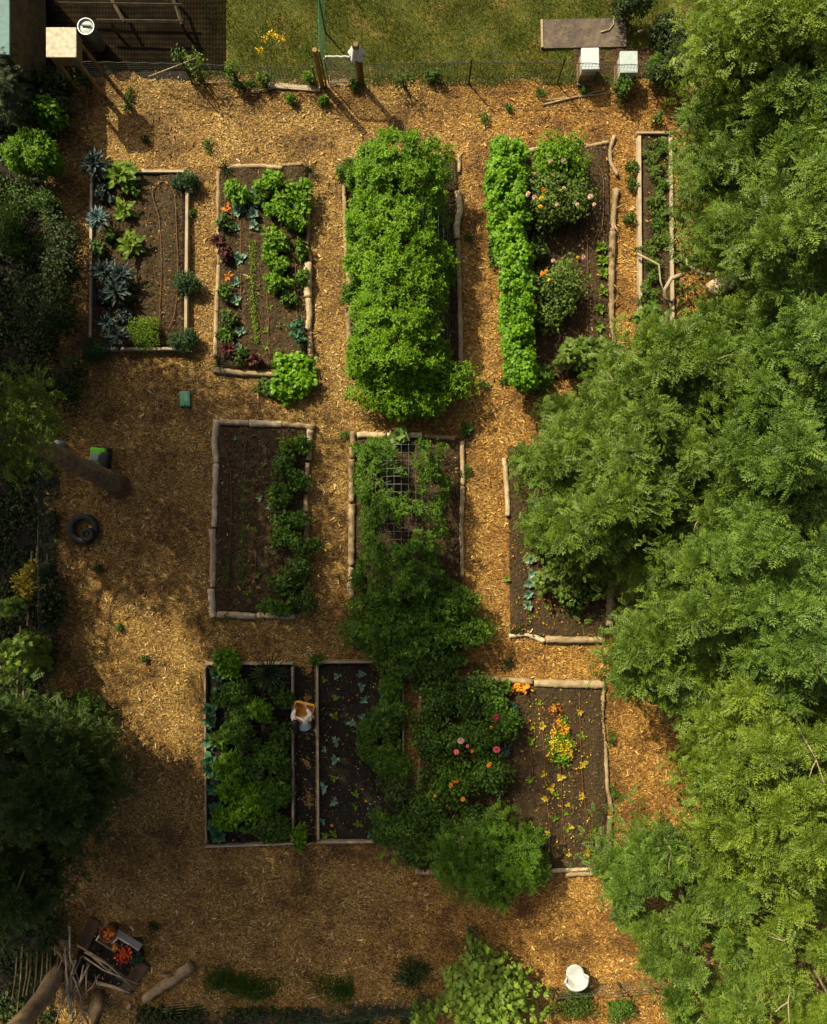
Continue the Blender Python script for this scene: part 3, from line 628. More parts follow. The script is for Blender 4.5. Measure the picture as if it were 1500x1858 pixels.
# ------------------------------------------------------------------ right hand trees
def inside(poly, P):
    x, y = P[:, 0], P[:, 1]; m = np.zeros(len(P), bool); n = len(poly)
    for i in range(n):
        (x0, y0), (x1, y1) = poly[i], poly[(i+1) % n]
        c = ((y0 > y) != (y1 > y)) & (x < (x1-x0)*(y-y0)/((y1-y0) or 1e-9)+x0); m ^= c
    return m
def edge_d(poly, P):
    D = np.full(len(P), 1e9); n = len(poly)
    for i in range(n):
        a = np.array(poly[i], float); b = np.array(poly[(i+1) % n], float); ab = b-a
        t = np.clip(((P-a)@ab)/(ab@ab), 0, 1); D = np.minimum(D, np.linalg.norm(P-(a+t[:, None]*ab), axis=1))
    return D
OUT = [(1255, -200), (1256, 20), (1243, 85), (1275, 135), (1250, 165), (1263, 225), (1242, 262), (1248, 340), (1232, 400), (1248, 470), (1275, 515), (1215, 540), (1170, 560), (1143, 590), (1130, 640), (1060, 685), (1000, 722), (1000, 790), (978, 828), (998, 870), (985, 905), (950, 940), (985, 990), (1045, 1035), (1062, 1068), (1120, 1075), (1143, 1088), (1110, 1130), (1098, 1210), (1110, 1268), (1160, 1302), (1192, 1296), (1250, 1345), (1245, 1440), (1268, 1482), (1230, 1478), (1180, 1508), (1103, 1543), (1072, 1590), (1088, 1650), (1125, 1690), (1105, 1740), (1105, 1775), (1150, 1800), (1105, 1880), (1090, 2100), (1700, 2100), (1700, -200)]
GAPS = [(1292, 500, 108, 60), (1106, 1088, 56, 74), (1215, 545, 40, 30), (1352, 95, 34, 30), (1245, 1215, 24, 20), (1150, 1715, 30, 24), (1440, 830, 22, 24)]
def canopy(label, poly, hedge, htop, nsh, mat, T=TP, size=.25, trunk=None, name='ash_tree', cat='tree', group='trees along the right edge', lower=.5, fall=120, spacing=33, inset=34, own=False, gap=0.0, dead=2, k=6):
    rng = np.random.default_rng(seedof(*poly[0], nsh)); pa = np.array(poly, float)
    lo, hi = pa.min(0), pa.max(0); C = rng.uniform(lo, hi, (6000, 2)); C = C[inside(poly, C)]; out = []
    for p in C:
        if all((p[0]-q[0])**2+(p[1]-q[1])**2 > spacing**2 for q in out): out.append(p)
    C = np.array(out); d = edge_d(poly, C); do = d if own else edge_d(OUT, C)-(0 if not own else 0); C = C[(do > inset) | ((rng.random(len(C)) < .10) & (do > 8))]; d = edge_d(poly, C)
    # broad lobes of the crown: some clumps sit well below their neighbours
    lob = np.sin(C[:, 0]/47+poly[0][1])*np.sin(C[:, 1]/53+poly[0][0])
    C = C[(rng.random(len(C)) > gap)]; d = edge_d(poly, C); lob = np.sin(C[:, 0]/47+poly[0][1])*np.sin(C[:, 1]/53+poly[0][0])
    do = d if own else edge_d(OUT, C)
    h = hedge+(htop-hedge)*(.75*np.clip(do/(fall*1.3), 0, 1)**.65+.25*np.clip(d/90, 0, 1)**.7)+lob*.22+rng.normal(size=len(C))*.5
    h = np.maximum(h, 1.2)
    hk = np.ones(len(C), bool)
    for (hu, hv, hru, hrv) in GAPS: hk &= ((C[:, 0]-hu)/hru)**2+((C[:, 1]-hv)/hrv)**2 > 1
    C = C[hk]; h = h[hk]; d = d[hk]
    Wc = np.array([W(u, v, z) for (u, v), z in zip(C, h)])
    g = Geo()
    per = max(2, int(nsh*1.6/len(C)))
    idx = np.repeat(np.arange(len(C)), per); q = rdir(rng, len(idx))*(rng.random(len(idx))**.45)[:, None]; q[:, 2] = q[:, 2]*.45+.15*(1-np.linalg.norm(q[:, :2], axis=1))
    rad = (.22+.2*rng.random(len(C)))[idx]
    P0 = Wc[idx]+q*rad[:, None]
    shoots(g, T, P0, rng, size, k)
    nl = int(len(P0)*lower); j = rng.choice(len(P0), nl); P1 = P0[j]+np.stack([rng.normal(size=nl)*.25, rng.normal(size=nl)*.25, -rng.uniform(.5, 1.6, nl)], 1); P1 = P1[P1[:, 2] > .5]
    shoots(g, T, P1, rng, size, max(3, k-2))
    tb = np.array(trunk if trunk is not None else [Wc[:, 0].mean(), Wc[:, 1].mean()], float); base = np.array([tb[0], tb[1], 0.0])
    root = thing(name, label, cat, base, group)
    g.obj('crown', mat, root, base)
    t = Geo(); top = base+np.array([.2, .1, htop*.55]); tr_ = min(1, htop/6)**1.6; t.tube([base, base+np.array([.05, -.05, htop*.25]), top], [.22*tr_, .17*tr_, .12*tr_], 10, 0, .06, rng)
    sel = rng.choice(len(Wc), min(len(Wc), 34), replace=False)
    for i in sel:
        e = Wc[i]-np.array([0, 0, .12]); st = base+(top-base)*rng.uniform(.55, 1); mid = st*.45+e*.55+np.array([rng.normal()*.2, rng.normal()*.2, .25])
        t.tube([st, (st+mid)/2+rng.normal(size=3)*.06, mid, (mid+e)/2+rng.normal(size=3)*.08, e], [.06, .045, .03, .02, .010], 6)
    t.obj('trunk', M['bark'], root, base, True)
    if dead:
        sel = rng.choice(np.where(d > 25)[0], min(dead, (d > 25).sum()), replace=False)
        for i in sel:
            p = Wc[i]+np.array([0, 0, .22]); a = rng.random()*6.28; v = np.array([math.cos(a), math.sin(a), .05])
            q1 = p+v*.25+rng.normal(size=3)*.05; q2 = q1+v*.25+rng.normal(size=3)*.09
            dd = Geo(); dd.tube([p-v*.35-np.array([0, 0, .25]), p, q1, q2], [.016, .013, .010, .005], 5)
            w = v[[1, 0, 2]]*np.array([1, -1, 1]); dd.tube([q1, q1+(v+w)*.12, q1+(v*1.2+w)*.22], [.011, .008, .004], 5)
            dd.obj('dead_branch', M['deadwood'], root, base)
    return root
canopy('light green ash tree in the top right corner', [(1250, -70), (1256, 20), (1245, 85), (1275, 135), (1330, 120), (1400, 140), (1480, 115), (1580, 130), (1580, -70)], 3.6, 6.2, 900, M['canopy2'], trunk=(8.0, 9.6))
canopy('ash tree rising beside the narrow strawberry bed', [(1300, 130), (1252, 165), (1265, 225), (1244, 262), (1250, 340), (1234, 400), (1252, 465), (1300, 478), (1345, 430), (1390, 360), (1430, 260), (1400, 150)], 2.8, 5.4, 950, M['canopy'], trunk=(8.2, 8.0))
canopy('ash tree against the right edge above the mossy stump', [(1420, 130), (1440, 260), (1400, 360), (1350, 440), (1345, 500), (1420, 520), (1500, 500), (1580, 500), (1580, 130)], 3.2, 6.4, 950, M['canopy'], trunk=(9.2, 7.0), gap=.10)
canopy('ash tree just below the mossy stump', [(1275, 525), (1210, 540), (1170, 565), (1145, 600), (1130, 650), (1180, 700), (1270, 720), (1370, 700), (1400, 600), (1350, 530)], 2.6, 5.0, 800, M['canopy'], trunk=(6.3, 3.6))
canopy('ash tree at the middle of the right edge', [(1410, 520), (1380, 620), (1390, 720), (1330, 800), (1400, 900), (1500, 930), (1580, 900), (1580, 510)], 3.2, 6.6, 900, M['canopy3'], trunk=(9.3, 2.9), gap=.10)
canopy('broad ash tree reaching furthest left over the cabbage row bed', [(1130, 655), (1060, 690), (1000, 725), (985, 790), (955, 835), (985, 885), (960, 935), (985, 985), (1050, 1030), (1065, 1065), (1120, 1070), (1190, 1010), (1290, 960), (1360, 880), (1320, 800), (1370, 720), (1260, 730), (1180, 705)], 1.7, 4.3, 2100, M['canopy'], trunk=(5.2, .9), dead=4, inset=16)
canopy('ash tree behind the thick lying log and lit chip clearing', [(1145, 1080), (1112, 1130), (1100, 1210), (1112, 1265), (1160, 1300), (1195, 1270), (1260, 1290), (1340, 1230), (1360, 1110), (1320, 990), (1200, 1020)], 2.4, 5.2, 1150, M['canopy'], trunk=(5.9, -2.6), gap=.06)
canopy('ash tree at the right edge above the yellow green one', [(1380, 900), (1330, 980), (1370, 1100), (1360, 1220), (1440, 1260), (1580, 1240), (1580, 930), (1500, 940)], 3.2, 6.4, 900, M['canopy3'], trunk=(9.0, -2.4))
canopy('yellow green ash tree on the lower right edge', [(1270, 1300), (1200, 1275), (1195, 1310), (1250, 1345), (1246, 1440), (1272, 1490), (1300, 1560), (1380, 1600), (1460, 1580), (1580, 1560), (1580, 1250), (1440, 1270), (1350, 1235)], 2.6, 6.0, 1500, M['canopy2'], trunk=(7.9, -6.6))
canopy('small bluish ash tree over the lower right corner of the dahlia bed', [(1230, 1480), (1180, 1510), (1105, 1545), (1075, 1590), (1090, 1640), (1130, 1670), (1160, 1610), (1210, 1600), (1260, 1570), (1268, 1510)], 1.8, 3.4, 420, M['canopy3'], trunk=(6.5, -9.3), spacing=24, dead=2, gap=.18, lower=.15)
canopy('thin ash tree near the white chair', [(1290, 1590), (1200, 1640), (1110, 1720), (1105, 1770), (1150, 1800), (1110, 1880), (1330, 1930), (1370, 1760), (1390, 1640)], 1.8, 3.8, 640, M['canopy'], trunk=(7.9, -10.9), gap=.5, dead=3, lower=.1)
canopy('thin ash tree in the bottom right corner', [(1400, 1610), (1370, 1760), (1340, 1930), (1580, 1930), (1580, 1580), (1470, 1600)], 2.4, 4.8, 600, M['canopy2'], trunk=(9.0, -10.6), gap=.33, dead=3, lower=.2)
# shrubs under the trees' left edge
bush('glossy_shrub', 'fig like shrub poking left over the cabbage row bed', 'shrub', 990, 965, 62, 38, 1.6, TM, .2, 620, M['rose'], 12)
bush('glossy_shrub', 'lobed leaf shrub between the roses and the ash trees', 'shrub', 1065, 640, 58, 30, 1.4, TM, .2, 480, M['rose'], 12)
bush('glossy_shrub', 'shrub at the lower end of the narrow strawberry bed', 'shrub', 1180, 580, 34, 26, 1.4, TM, .18, 300, M['canopy'], 8)
bush('glossy_shrub', 'dark shrub in the gap beside the beehives', 'shrub', 1212, 66, 44, 56, .8, TS, .13, 900, M['hedge'], 14, sub=.3)
bush('glossy_shrub', 'dark low shrub left of the ash tree at the top', 'shrub', 1225, 120, 40, 40, 1.5, TS, .12, 900, M['hedge'], 10)
bush('glossy_shrub', 'low yellowish shrub right of the second beehive', 'shrub', 1195, 125, 34, 28, .7, TS, .10, 420, M['weed'], 8)
bush('glossy_shrub', 'bright shrub beside the fence just below the beehives', 'shrub', 1130, 158, 22, 20, .8, TS, .11, 260, M['weed'], 7)
bush('glossy_shrub', 'dark hanging shrub at the top edge by the old board', 'shrub', 1150, 8, 45, 22, 1.2, TS, .12, 620, M['hedge'], 8)
# broken stump and dead branches in the gap
o = thing('tree_stump', 'broken grey mossy stump between the ash trees', 'stump', W(1308, 512))
g = Geo(); b = W(1308, 512)
rg = np.random.default_rng(3)
g.tube([W(1340, 490, .25), W(1316, 508, .4), W(1288, 527, .6)], [.20, .24, .20], 12, 0, .1, rg, flat=.7); g.obj('trunk', M['palelog'], o, b, True)
g = Geo(); g.tube([W(1338, 500, .6), W(1300, 522, .85)], [.09, .07], 9, 0, .12, rg); g.obj('bark_slab', M['deadwood'], o, b, True)
def stick(label, pts, r, hs, mat='deadwood', name='dead_branch', cat='branch', group='dead branches lying about'):
    P = np.array([W(u, v, h) for (u, v), h in zip(pts, hs)]); m = len(P); rr = np.linspace(r, r*.45, m)
    c = P[0].copy(); c[2] = 0
    return tag(Geo().tube(P, rr, 7).obj(name, M[mat], None, c, True), label, cat, group)
stick('pale bent branch reaching left from the mossy stump', [(1312, 518), (1300, 500), (1270, 495), (1246, 480), (1245, 468)], .06, [.5, .6, .7, .7, .6])
stick('curved grey branch arching over the foot of the narrow bed', [(1240, 498), (1218, 505), (1206, 525), (1206, 540), (1220, 550)], .07, [.7, .7, .6, .5, .4])
stick('thin branch crossing the left board of the narrow bed', [(1155, 460), (1175, 470), (1195, 480), (1198, 510), (1206, 535)], .04, [.35, .45, .5, .5, .45])
stick('short twig leaning on the right board of the narrow bed', [(1242, 420), (1228, 432), (1215, 443)], .03, [.4, .35, .3])
stick('brown branch behind the mossy stump', [(1310, 465), (1290, 480), (1272, 492)], .06, [.8, .7, .6], 'log')

# ------------------------------------------------------------------ tall trees outside the picture on the left: they shade the lower left of the garden
def target(u, v, h):
    p = W(u, v)[:2]-SD*h/math.tan(SUN_EL); return np.array([p[0], p[1], h])
def tall_tree(label, crowns, trunk, leaf=.14, name='tall_tree', trunk_path=None, trunk_r=None, extra=None):
    rng = np.random.default_rng(seedof(*crowns[0])); g = Geo(); base = np.array([trunk[0], trunk[1], 0.0]); cs = []
    for (u, v, ru, rv, h, op) in crowns:
        c = target(u, v, h); rx, ry = ru/S, rv/S; n = int(-math.log(1-op)*math.pi*rx*ry/(leaf*leaf*.30)*2.1)
        th = rng.random(n)*6.283; r = np.sqrt(rng.random(n))*(1+.14*np.sin(th*3+u)+.10*np.sin(th*5+v))
        P = c+np.stack([r*np.cos(th)*rx, r*np.sin(th)*ry, rng.normal(size=n)*.7], 1)
        w_ = np.sin(P[:, 0]*2.3+u)*np.sin(P[:, 1]*2.1+v)+.6*np.sin(P[:, 0]*4.7+P[:, 1]*3.9); P = P[rng.random(n) < np.clip(.92+.20*w_, .3, 1)]; n = len(P)
        g.inst(TO, P, rng.normal(size=(n, 3)), rng.normal(size=(n, 3))*.5+np.array([0, 0, 1]), leaf*rng.uniform(.7, 1.3, n)); cs.append(P[rng.choice(n, 12)])
    root = thing(name, label, 'tree', base, 'tall trees outside the left of the plots')
    g.obj('crown', M['shade'], root, base)
    if extra:
        g2 = Geo(); extra(g2, rng); g2.obj('low_branch_leaves', M['canopy2'], root, base)  # lighter leaf colour than the crown, so the low branch looks sunlit
    t = Geo(); top = np.concatenate(cs).mean(0)
    path = trunk_path if trunk_path is not None else [base, base*.6+top*.4+np.array([0, 0, 0]), top]
    t.tube(path, trunk_r if trunk_r is not None else [.3, .22, .1], 30, 0, .085, rng)
    for cen in cs:
        for q in cen[:5]:
            st = np.array(path[-2])*.5+np.array(path[-1])*.5; t.tube([st, (st+q)/2+np.array([0, 0, .3]), q], [.08, .05, .02], 6)
    t.obj('trunk', M['bark'], root, base, True)
    return root
def low_branch(g, rng):
    # the low leafy branches of the leaning tree that show at the left edge
    cs = []
    for u, v, h in ((8, 720, 4.6), (40, 705, 4.4), (62, 715, 4.2), (20, 760, 4.8), (55, 775, 4.6), (10, 810, 5.0), (45, 825, 4.8), (65, 750, 4.3), (25, 845, 4.9)):
        cs.append(W(u, v, h))
    cs = np.array(cs); idx = np.repeat(np.arange(len(cs)), 9)
    P0 = cs[idx]+rng.normal(size=(len(idx), 3))*np.array([.22, .22, .14]); shoots(g, TP, P0, rng, .3, 6)
tb = W(212, 882)
tall_tree('leaning tree with a bare brown trunk at the left edge', [(585, 1210, 85, 95, 11.5, .86), (600, 1510, 85, 95, 11.5, .86), (520, 1420, 26, 60, 11.5, .75), (670, 1370, 48, 70, 11.5, .8), (440, 1260, 70, 110, 11.5, .6), (440, 1480, 90, 90, 11.5, .45), (640, 1695, 350, 155, 14, .86), (520, 1840, 300, 60, 14, .85), (800, 1390, 165, 170, 14, .60), (745, 1150, 150, 120, 12.5, .70)], tb[:2],
          trunk_path=[tb+np.array([.12, -.05, -.1]), W(190, 868, .9), W(120, 835, 2.7), W(70, 806, 4.2), np.array([-10.2, 2.0, 7.5]), np.array([-10.8, 2.0, 12])], trunk_r=[.31, .25, .225, .21, .18, .10], extra=low_branch)
tall_tree('tall tree standing far left of the green lid', [(270, 860, 205, 195, 9, .88), (520, 940, 110, 180, 9, .5), (122, 1160, 50, 150, 9, .78), (430, 1130, 80, 60, 9.5, .75)], (-12.8, 8.0))
tall_tree('tall tree standing left of the brush pile', [(250, 1680, 260, 195, 9.5, .84), (290, 1490, 130, 75, 9.5, .78)], (-14.4, -3.2))
tall_tree('tall tree standing left of the kale bed hedge', [(85, 595, 85, 165, 6.5, .85), (30, 1000, 75, 230, 7, .85)], (-15.2, 8.6))

# ------------------------------------------------------------------ left edge shrubs
bush('hedge_shrub', 'grey green shrub at the upper left edge under the box', 'shrub', 12, 165, 40, 85, 2.6, TP, .24, 900, M['greyleaf'], 14)
bush('hedge_shrub', 'dark shrub round the foot of the square box on legs', 'shrub', 92, 160, 55, 48, 1.1, TO, .10, 1500, M['hedge'], 12)
bush('hedge_shrub', 'young bright leafy shrub below the square box', 'shrub', 92, 205, 34, 30, 1.5, TO, .13, 330, M['bean'], 9)
bush('hedge_shrub', 'sunlit bright green shrub at the left edge', 'shrub', 62, 282, 48, 46, 1.7, TT, .16, 1500, M['bean'], 14)
bush('hedge_shrub', 'mid green rounded shrub left of the blue kale', 'shrub', 86, 372, 28, 28, 1.1, TS, .10, 800, M['bush'], 9)
bush('hedge_shrub', 'yellow green bush in the sun at the left edge', 'shrub', 15, 410, 40, 60, 1.0, TS, .10, 900, M['weed'], 12)
bush('hedge_shrub', 'black green hedge bush left of the kale bed', 'shrub', 105, 470, 34, 90, 1.7, TS, .12, 1600, M['hedge'], 14)
bush('hedge_shrub', 'dark hedge bush left of the foot of the kale bed', 'shrub', 70, 570, 60, 75, 2.0, TS, .13, 1900, M['hedge'], 14)
bush('hedge_shrub', 'dim hedge bush above the leaning tree', 'shrub', 105, 690, 50, 55, 1.3, TS, .12, 1100, M['hedge'], 12)
bush('hedge_shrub', 'yellow flecked bush beside the old stakes', 'shrub', 55, 1055, 28, 38, 1.2, TS, .12, 300, M['yellow'], 8)
bush('hedge_shrub', 'dark ivy bush behind the old stakes', 'shrub', 80, 1085, 36, 60, 1.0, TO, .12, 700, M['hedge'], 10)
bush('hedge_shrub', 'pale leaved bush growing through the stake fence', 'shrub', 38, 1195, 42, 50, 2.2, TM, .19, 420, M['maple'], 11)
bush('hedge_shrub', 'small pale sprig at the left edge over the stakes', 'shrub', 14, 1105, 20, 20, 2.2, TM, .17, 110, M['maple'], 5)
canopy('dark evergreen tree filling the lower left edge', [(-60, 1290), (40, 1275), (120, 1290), (165, 1330), (175, 1400), (200, 1450), (170, 1500), (150, 1540), (110, 1560), (112, 1650), (60, 1700), (-60, 1720)], 2.2, 4.2, 1700, M['evergreen'], T=TP2, size=.27, trunk=(-9.6, -7.8), name='evergreen_tree', group='trees along the left edge', dead=0, fall=120, own=True, inset=15)
bush('hedge_shrub', 'low dark bush between the evergreen tree and the red stick', 'shrub', 140, 1295, 45, 40, 1.0, TT, .15, 450, M['bush'], 10)
bush('hedge_shrub', 'dark fern like bush at the left below the evergreen tree', 'shrub', 50, 1690, 65, 60, 1.2, TP2, .24, 420, M['hedge'], 12)

# ------------------------------------------------------------------ plants in the beds
# kale bed
TK = T_strap(.19, .3, 6, .02, .3)
for u, v, n_, L_, mt, lab in ((165, 293, 26, .42, 'kale', 'large blue grey kale at the top corner of the kale bed'), (173, 392, 22, .36, 'kale_pale', 'silvery kale leaning over the left board of the kale bed'),
                              (185, 490, 22, .40, 'kale', 'dark kale against the left board, upper of the crowded ones'), (215, 495, 20, .38, 'kale', 'dark kale in the middle of the crowded ones'), (205, 525, 22, .44, 'kale', 'dark kale with grey ribs, lowest of the crowded ones'),
                              (192, 583, 18, .32, 'kale', 'small dull kale low in the kale bed'), (208, 605, 18, .34, 'kale', 'dark kale beside the bright green mound')):
    rosette('kale_plant', lab, 'kale', u, v, int(n_*1.35), L_*1.28, TK, M[mt], 'kale plants in the plank bed', -.1, 1.1, .1, .35)
TC = T_strap(.34, .35, 5, .04, .35)
for u, v, n_, L_, lab in ((215, 312, 16, .52, 'large lime green chard beside the big blue kale'), (223, 378, 9, .36, 'thin stemmed lime chard between two kales'), (236, 440, 12, .42, 'sprawling lime chard in the middle of the kale bed')):
    rosette('chard_plant', lab, 'chard', u, v, int(n_*1.4), L_*1.25, TC, M['lime'], 'lime chard in the kale bed', .0, .9, .1, .18)
for u, v, ru, rv, mt, lab in ((334, 327, 25, 21, 'herb', 'round dark herb on the top right corner of the kale bed'), (343, 511, 31, 21, 'herb', 'oval dark herb spilling over the right board'), (265, 606, 37, 32, 'lime', 'bright lime green mound at the foot of the kale bed'),
                              (332, 616, 27, 20, 'herb', 'flat dark herb at the lower right corner of the kale bed'), (172, 633, 28, 24, 'herb', 'dim herb at the lower left corner of the kale bed')):
    bush('herb_mound', lab, 'herb', u, v, ru, rv, .55, TS, .075, 1300, M[mt], 16, 'herb mounds round the kale bed', sub=.5)
# cabbage and bean bed
for i, (u, v, ru, rv) in enumerate([(428, 344, 20, 18), (492, 330, 24, 20), (545, 345, 24, 26), (498, 372, 22, 20), (538, 395, 26, 22), (497, 440, 20, 24), (498, 478, 20, 22), (505, 512, 18, 16)]):
    bush('bean_bush', 'bean bush in the cabbage and bean bed, '+['leafy and low beside the top left leek', 'topmost of the middle row', 'in the top right corner by the leek', 'second of the middle row', 'second of the right row', 'third of the middle row', 'fourth of the middle row', 'lowest of the middle row'][i], 'bean bush', u, v, ru*1.2, rv*1.25, .55, TO, .16, 210, M['bean'], 7, 'bean bushes in the log bed', z0=.08)
TB = T_oval(.75, .05, .12)
for i, (u, v) in enumerate([(464, 347), (470, 370), (431, 380), (459, 388), (459, 407), (426, 412), (434, 468), (428, 512), (426, 545), (434, 600), (432, 632), (524, 405), (540, 372)]):
    rosette('young_cabbage', 'pale blue green young cabbage in the bean bed, %s counting from the top' % ORD[i], 'cabbage', u, v, 9, .21, TB, M['cabbage'], 'young cabbages in the bean bed', .15, 1.0, .1)
for u, v, n_, L_, mt, lab in ((395, 436, 20, .3, 'redleaf', 'dark purple chard leaning over the left log'), (412, 632, 22, .36, 'redleaf', 'dark purple chard at the lower left of the bean bed'), (412, 378, 7, .2, 'orange', 'red stemmed chard near the top of the bean bed'), (413, 500, 8, .2, 'orange', 'orange leaved chard half way down the bean bed')):
    rosette('red_chard', lab, 'chard', u, v, n_, L_, TC, M[mt], None, .1, 1.1, .1, .12)
TL = T_strap(.055, .25, 5, 0, .1)
for u, v, n_, L_, lab in ((409, 304, 34, .36, 'spiky leek tuft at the top left of the bean bed'), (562, 309, 34, .38, 'spiky leek tuft at the top right of the bean bed'), (397, 660, 26, .42, 'spiky grey leek tuft at the lower left of the bean bed')):
    rosette('leek_tuft', lab, 'leek', u, v, n_, L_, TL, M['spike'], 'leek tufts at the corners of the bean bed', .1, 1.3, .05)
def strip(label, pts, wpx, n, mat, size, T=TS, h=.2, name='thyme_row', cat='herb row'):
    rng = np.random.default_rng(seedof(*pts[0], n)); P = np.array([W(u, v, h) for u, v in pts]); t = rng.random(n)*(len(P)-1); i = t.astype(int); f = (t-i)[:, None]
    Q = P[i]*(1-f)+P[i+1]*f; Q[:, :2] += rng.normal(size=(n, 2))*wpx/S*.4; Q[:, 2] = .1+rng.random(n)*(h-.08)
    g = Geo(); g.inst(T, Q, rng.normal(size=(n, 3)), rng.normal(size=(n, 3))*.4+np.array([0, 0, 1]), size*rng.uniform(.7, 1.3, n))
    g.tube(P-np.array([0, 0, h-.11]), .012, 5)
    return tag(g.obj(name, mat, None, (P[0][0], P[0][1], 0)), label, cat)
strip('creeping lime green row down the bean bed', [(457, 435), (455, 500), (459, 560), (464, 622)], 8, 520, M['lime'], .055)
strip('speckled creeping row down the bare log bed', [(440, 868), (441, 930), (438, 1000), (437, 1060)], 13, 330, M['weed'], .06)
strip('thin creeping row low on the left of the bare log bed', [(412, 1000), (409, 1060)], 6, 90, M['weed'], .05)
bush('nasturtium_plant', 'bright round leaved nasturtium spilling from the bean bed corner', 'nasturtium', 528, 682, 50, 46, .55, TR, .14, 620, M['vine'], 14)
bush('nasturtium_plant', 'lighter tail of nasturtium on the path by the split log', 'nasturtium', 487, 703, 28, 20, .35, TR, .10, 240, M['weed'], 7)
bush('leafy_plant', 'upright large leaved plant beside the lower right logs of the bean bed', 'plant', 541, 600, 14, 22, .6, TO, .2, 60, M['brassica'], 5, z0=.05)
for i, (u, v) in enumerate([(485, 525), (489, 558), (482, 600), (482, 627), (540, 550), (505, 590), (500, 640), (535, 575)]):
    rosette('squash_seedling', 'yellow green seedling low in the bean bed, %s counting from the top left' % ORD[i], 'seedling', u, v, 6, .13, TO, M['lime'], 'yellow green seedlings in the bean bed', .2, .9, .1)

# arch trellises and their beans
def arch(label, x0, x1, y0, y1, H, group='wire arch trellises'):
    """cattle panel bent into a tunnel along y; pixel bounds at ground"""
    a = W(x0, y0); b = W(x1, y1); cx = (a[0]+b[0])/2; w = (b[0]-a[0])/2; o = thing('arch_trellis', label, 'trellis', (cx, (a[1]+b[1])/2, 0), group)
    c = np.array(o.location); g = Geo(); th = np.linspace(0, math.pi, 17); prof = [(w*math.cos(t), H*math.sin(t)**.75) for t in th]
    for y in np.arange(b[1], a[1]+.01, .20): g.tube([(cx+p[0], y, p[1]) for p in prof], .0042, 5)
    g.obj('hoop_wires', M['wire'], o, c)
    g = Geo()
    for p in prof: g.tube([(cx+p[0], b[1], p[1]), (cx+p[0], a[1], p[1])], .0042, 5)
    g.obj('long_wires', M['wire'], o, c); return o
arch('wire arch trellis buried under bright bean leaves', 655, 815, 300, 650, 2.0)
arch('wire arch trellis whose grid shows through thin bean leaves', 668, 792, 815, 1065, 1.9)
def arch_vine(label, x0, x1, y0, y1, H, n, mat, holes=(), top=1.0, spread=.15, size=.17, mat2=None):
    rng = np.random.default_rng(n); a = W(x0, y0); b = W(x1, y1); cx = (a[0]+b[0])/2; w = (b[0]-a[0])/2
    nc = n//22; th = rng.uniform(.06, math.pi-.06, nc); yy = rng.uniform(b[1], a[1], nc)
    wob = 1+.10*np.sin(yy*2.1+th*2)+.06*np.sin(yy*5.2-th*5)
    C = np.stack([cx+w*np.cos(th)*wob, yy, H*np.sin(th)**.75*top*(.97+.05*wob)], 1)
    # pixel position of each clump, to leave the bare patches of wire
    k = HC/(HC-C[:, 2]); pu = 750+C[:, 0]*k*S; pv = 929-C[:, 1]*k*S; keep = np.ones(nc, bool)
    for (hx0, hx1, hy0, hy1, pr) in holes: keep &= ~((pu > hx0) & (pu < hx1) & (pv > hy0) & (pv < hy1) & (rng.random(nc) < pr) & (C[:, 2] > .5))
    dens = np.sin(yy*3.3+th*4)*np.sin(yy*1.9-th*6)+.5*np.sin(yy*7.1+th*9); keep &= rng.random(nc) < np.clip(.8+.45*dens, .25, 1)
    C = C+nrm(np.stack([C[:, 0]-cx, np.zeros(nc), C[:, 2]], 1))*(rng.random(nc)**3*.24+.08*dens)[:, None]
    C = C[keep]; g = Geo(); out = nrm(np.stack([(C[:, 0]-cx)/w, np.zeros(len(C)), C[:, 2]/H], 1))
    idx = np.repeat(np.arange(len(C)), 22); m = len(idx); P = C[idx]+rdir(rng, m)*(rng.random(m)**.5)[:, None]*spread+out[idx]*rng.uniform(-.05, .12, m)[:, None]
    g.inst(TT, P, out[idx]*.4+rng.normal(size=(m, 3))*.8, out[idx]*.5+np.array([0, 0, .45])+rng.normal(size=(m, 3))*.4, size*rng.uniform(.6, 1.25, m))
    base = np.array([cx, (a[1]+b[1])/2, 0]); root = thing('bean_vine', label, 'bean vine', base, 'bean vines on the arches'); g.obj('foliage', mat, root, base)
    s = Geo()
    for y in np.arange(b[1]+.2, a[1], .45):
        for sg in (-1, 1):
            q = np.linspace(0, 1.3, 6); s.tube([(cx+sg*w*math.cos(t)*1.01, y+.08*math.sin(t*4+y), H*math.sin(t)**.75) for t in q], .008, 5)
    s.obj('stem', M['stem'], root, base); return root
arch_vine('bright green bean vine covering its whole arch', 655, 794, 315, 690, 2.0, 25000, M['bean'], holes=((712, 742, 325, 350, .75),), size=.15)
bush('bean_mound', 'wide green bean mound at the foot of the overgrown arch', 'bean vine', 738, 696, 124, 64, 1.5, TT, .16, 4600, M['bean'], 26, sub=.36)
bush('bean_mound', 'leafy bean shoots rising above the top of the overgrown arch', 'bean vine', 715, 306, 62, 30, 1.4, TT, .15, 1100, M['bean'], 12)
bush('corner_plant', 'small leafy bush at the top left corner of the overgrown arch', 'bush', 632, 312, 22, 28, .7, TO, .11, 420, M['bush'], 9)
bush('corner_plant', 'small yellowing bush by the left log of the overgrown arch', 'bush', 634, 535, 16, 26, .7, TO, .12, 220, M['bean_dark'], 7)
arch_vine('darker bean vine with bare patches of wire showing', 668, 792, 812, 1065, 1.95, 9500, M['bean_dark'], holes=((692, 762, 806, 905, .9), (684, 768, 945, 978, .93)), size=.12)
bush('bean_mound', 'dark green spreading bush at the foot of the wire arch', 'bush', 745, 1128, 146, 80, 1.6, TT, .16, 5200, M['bean_dark'], 30, sub=.34)
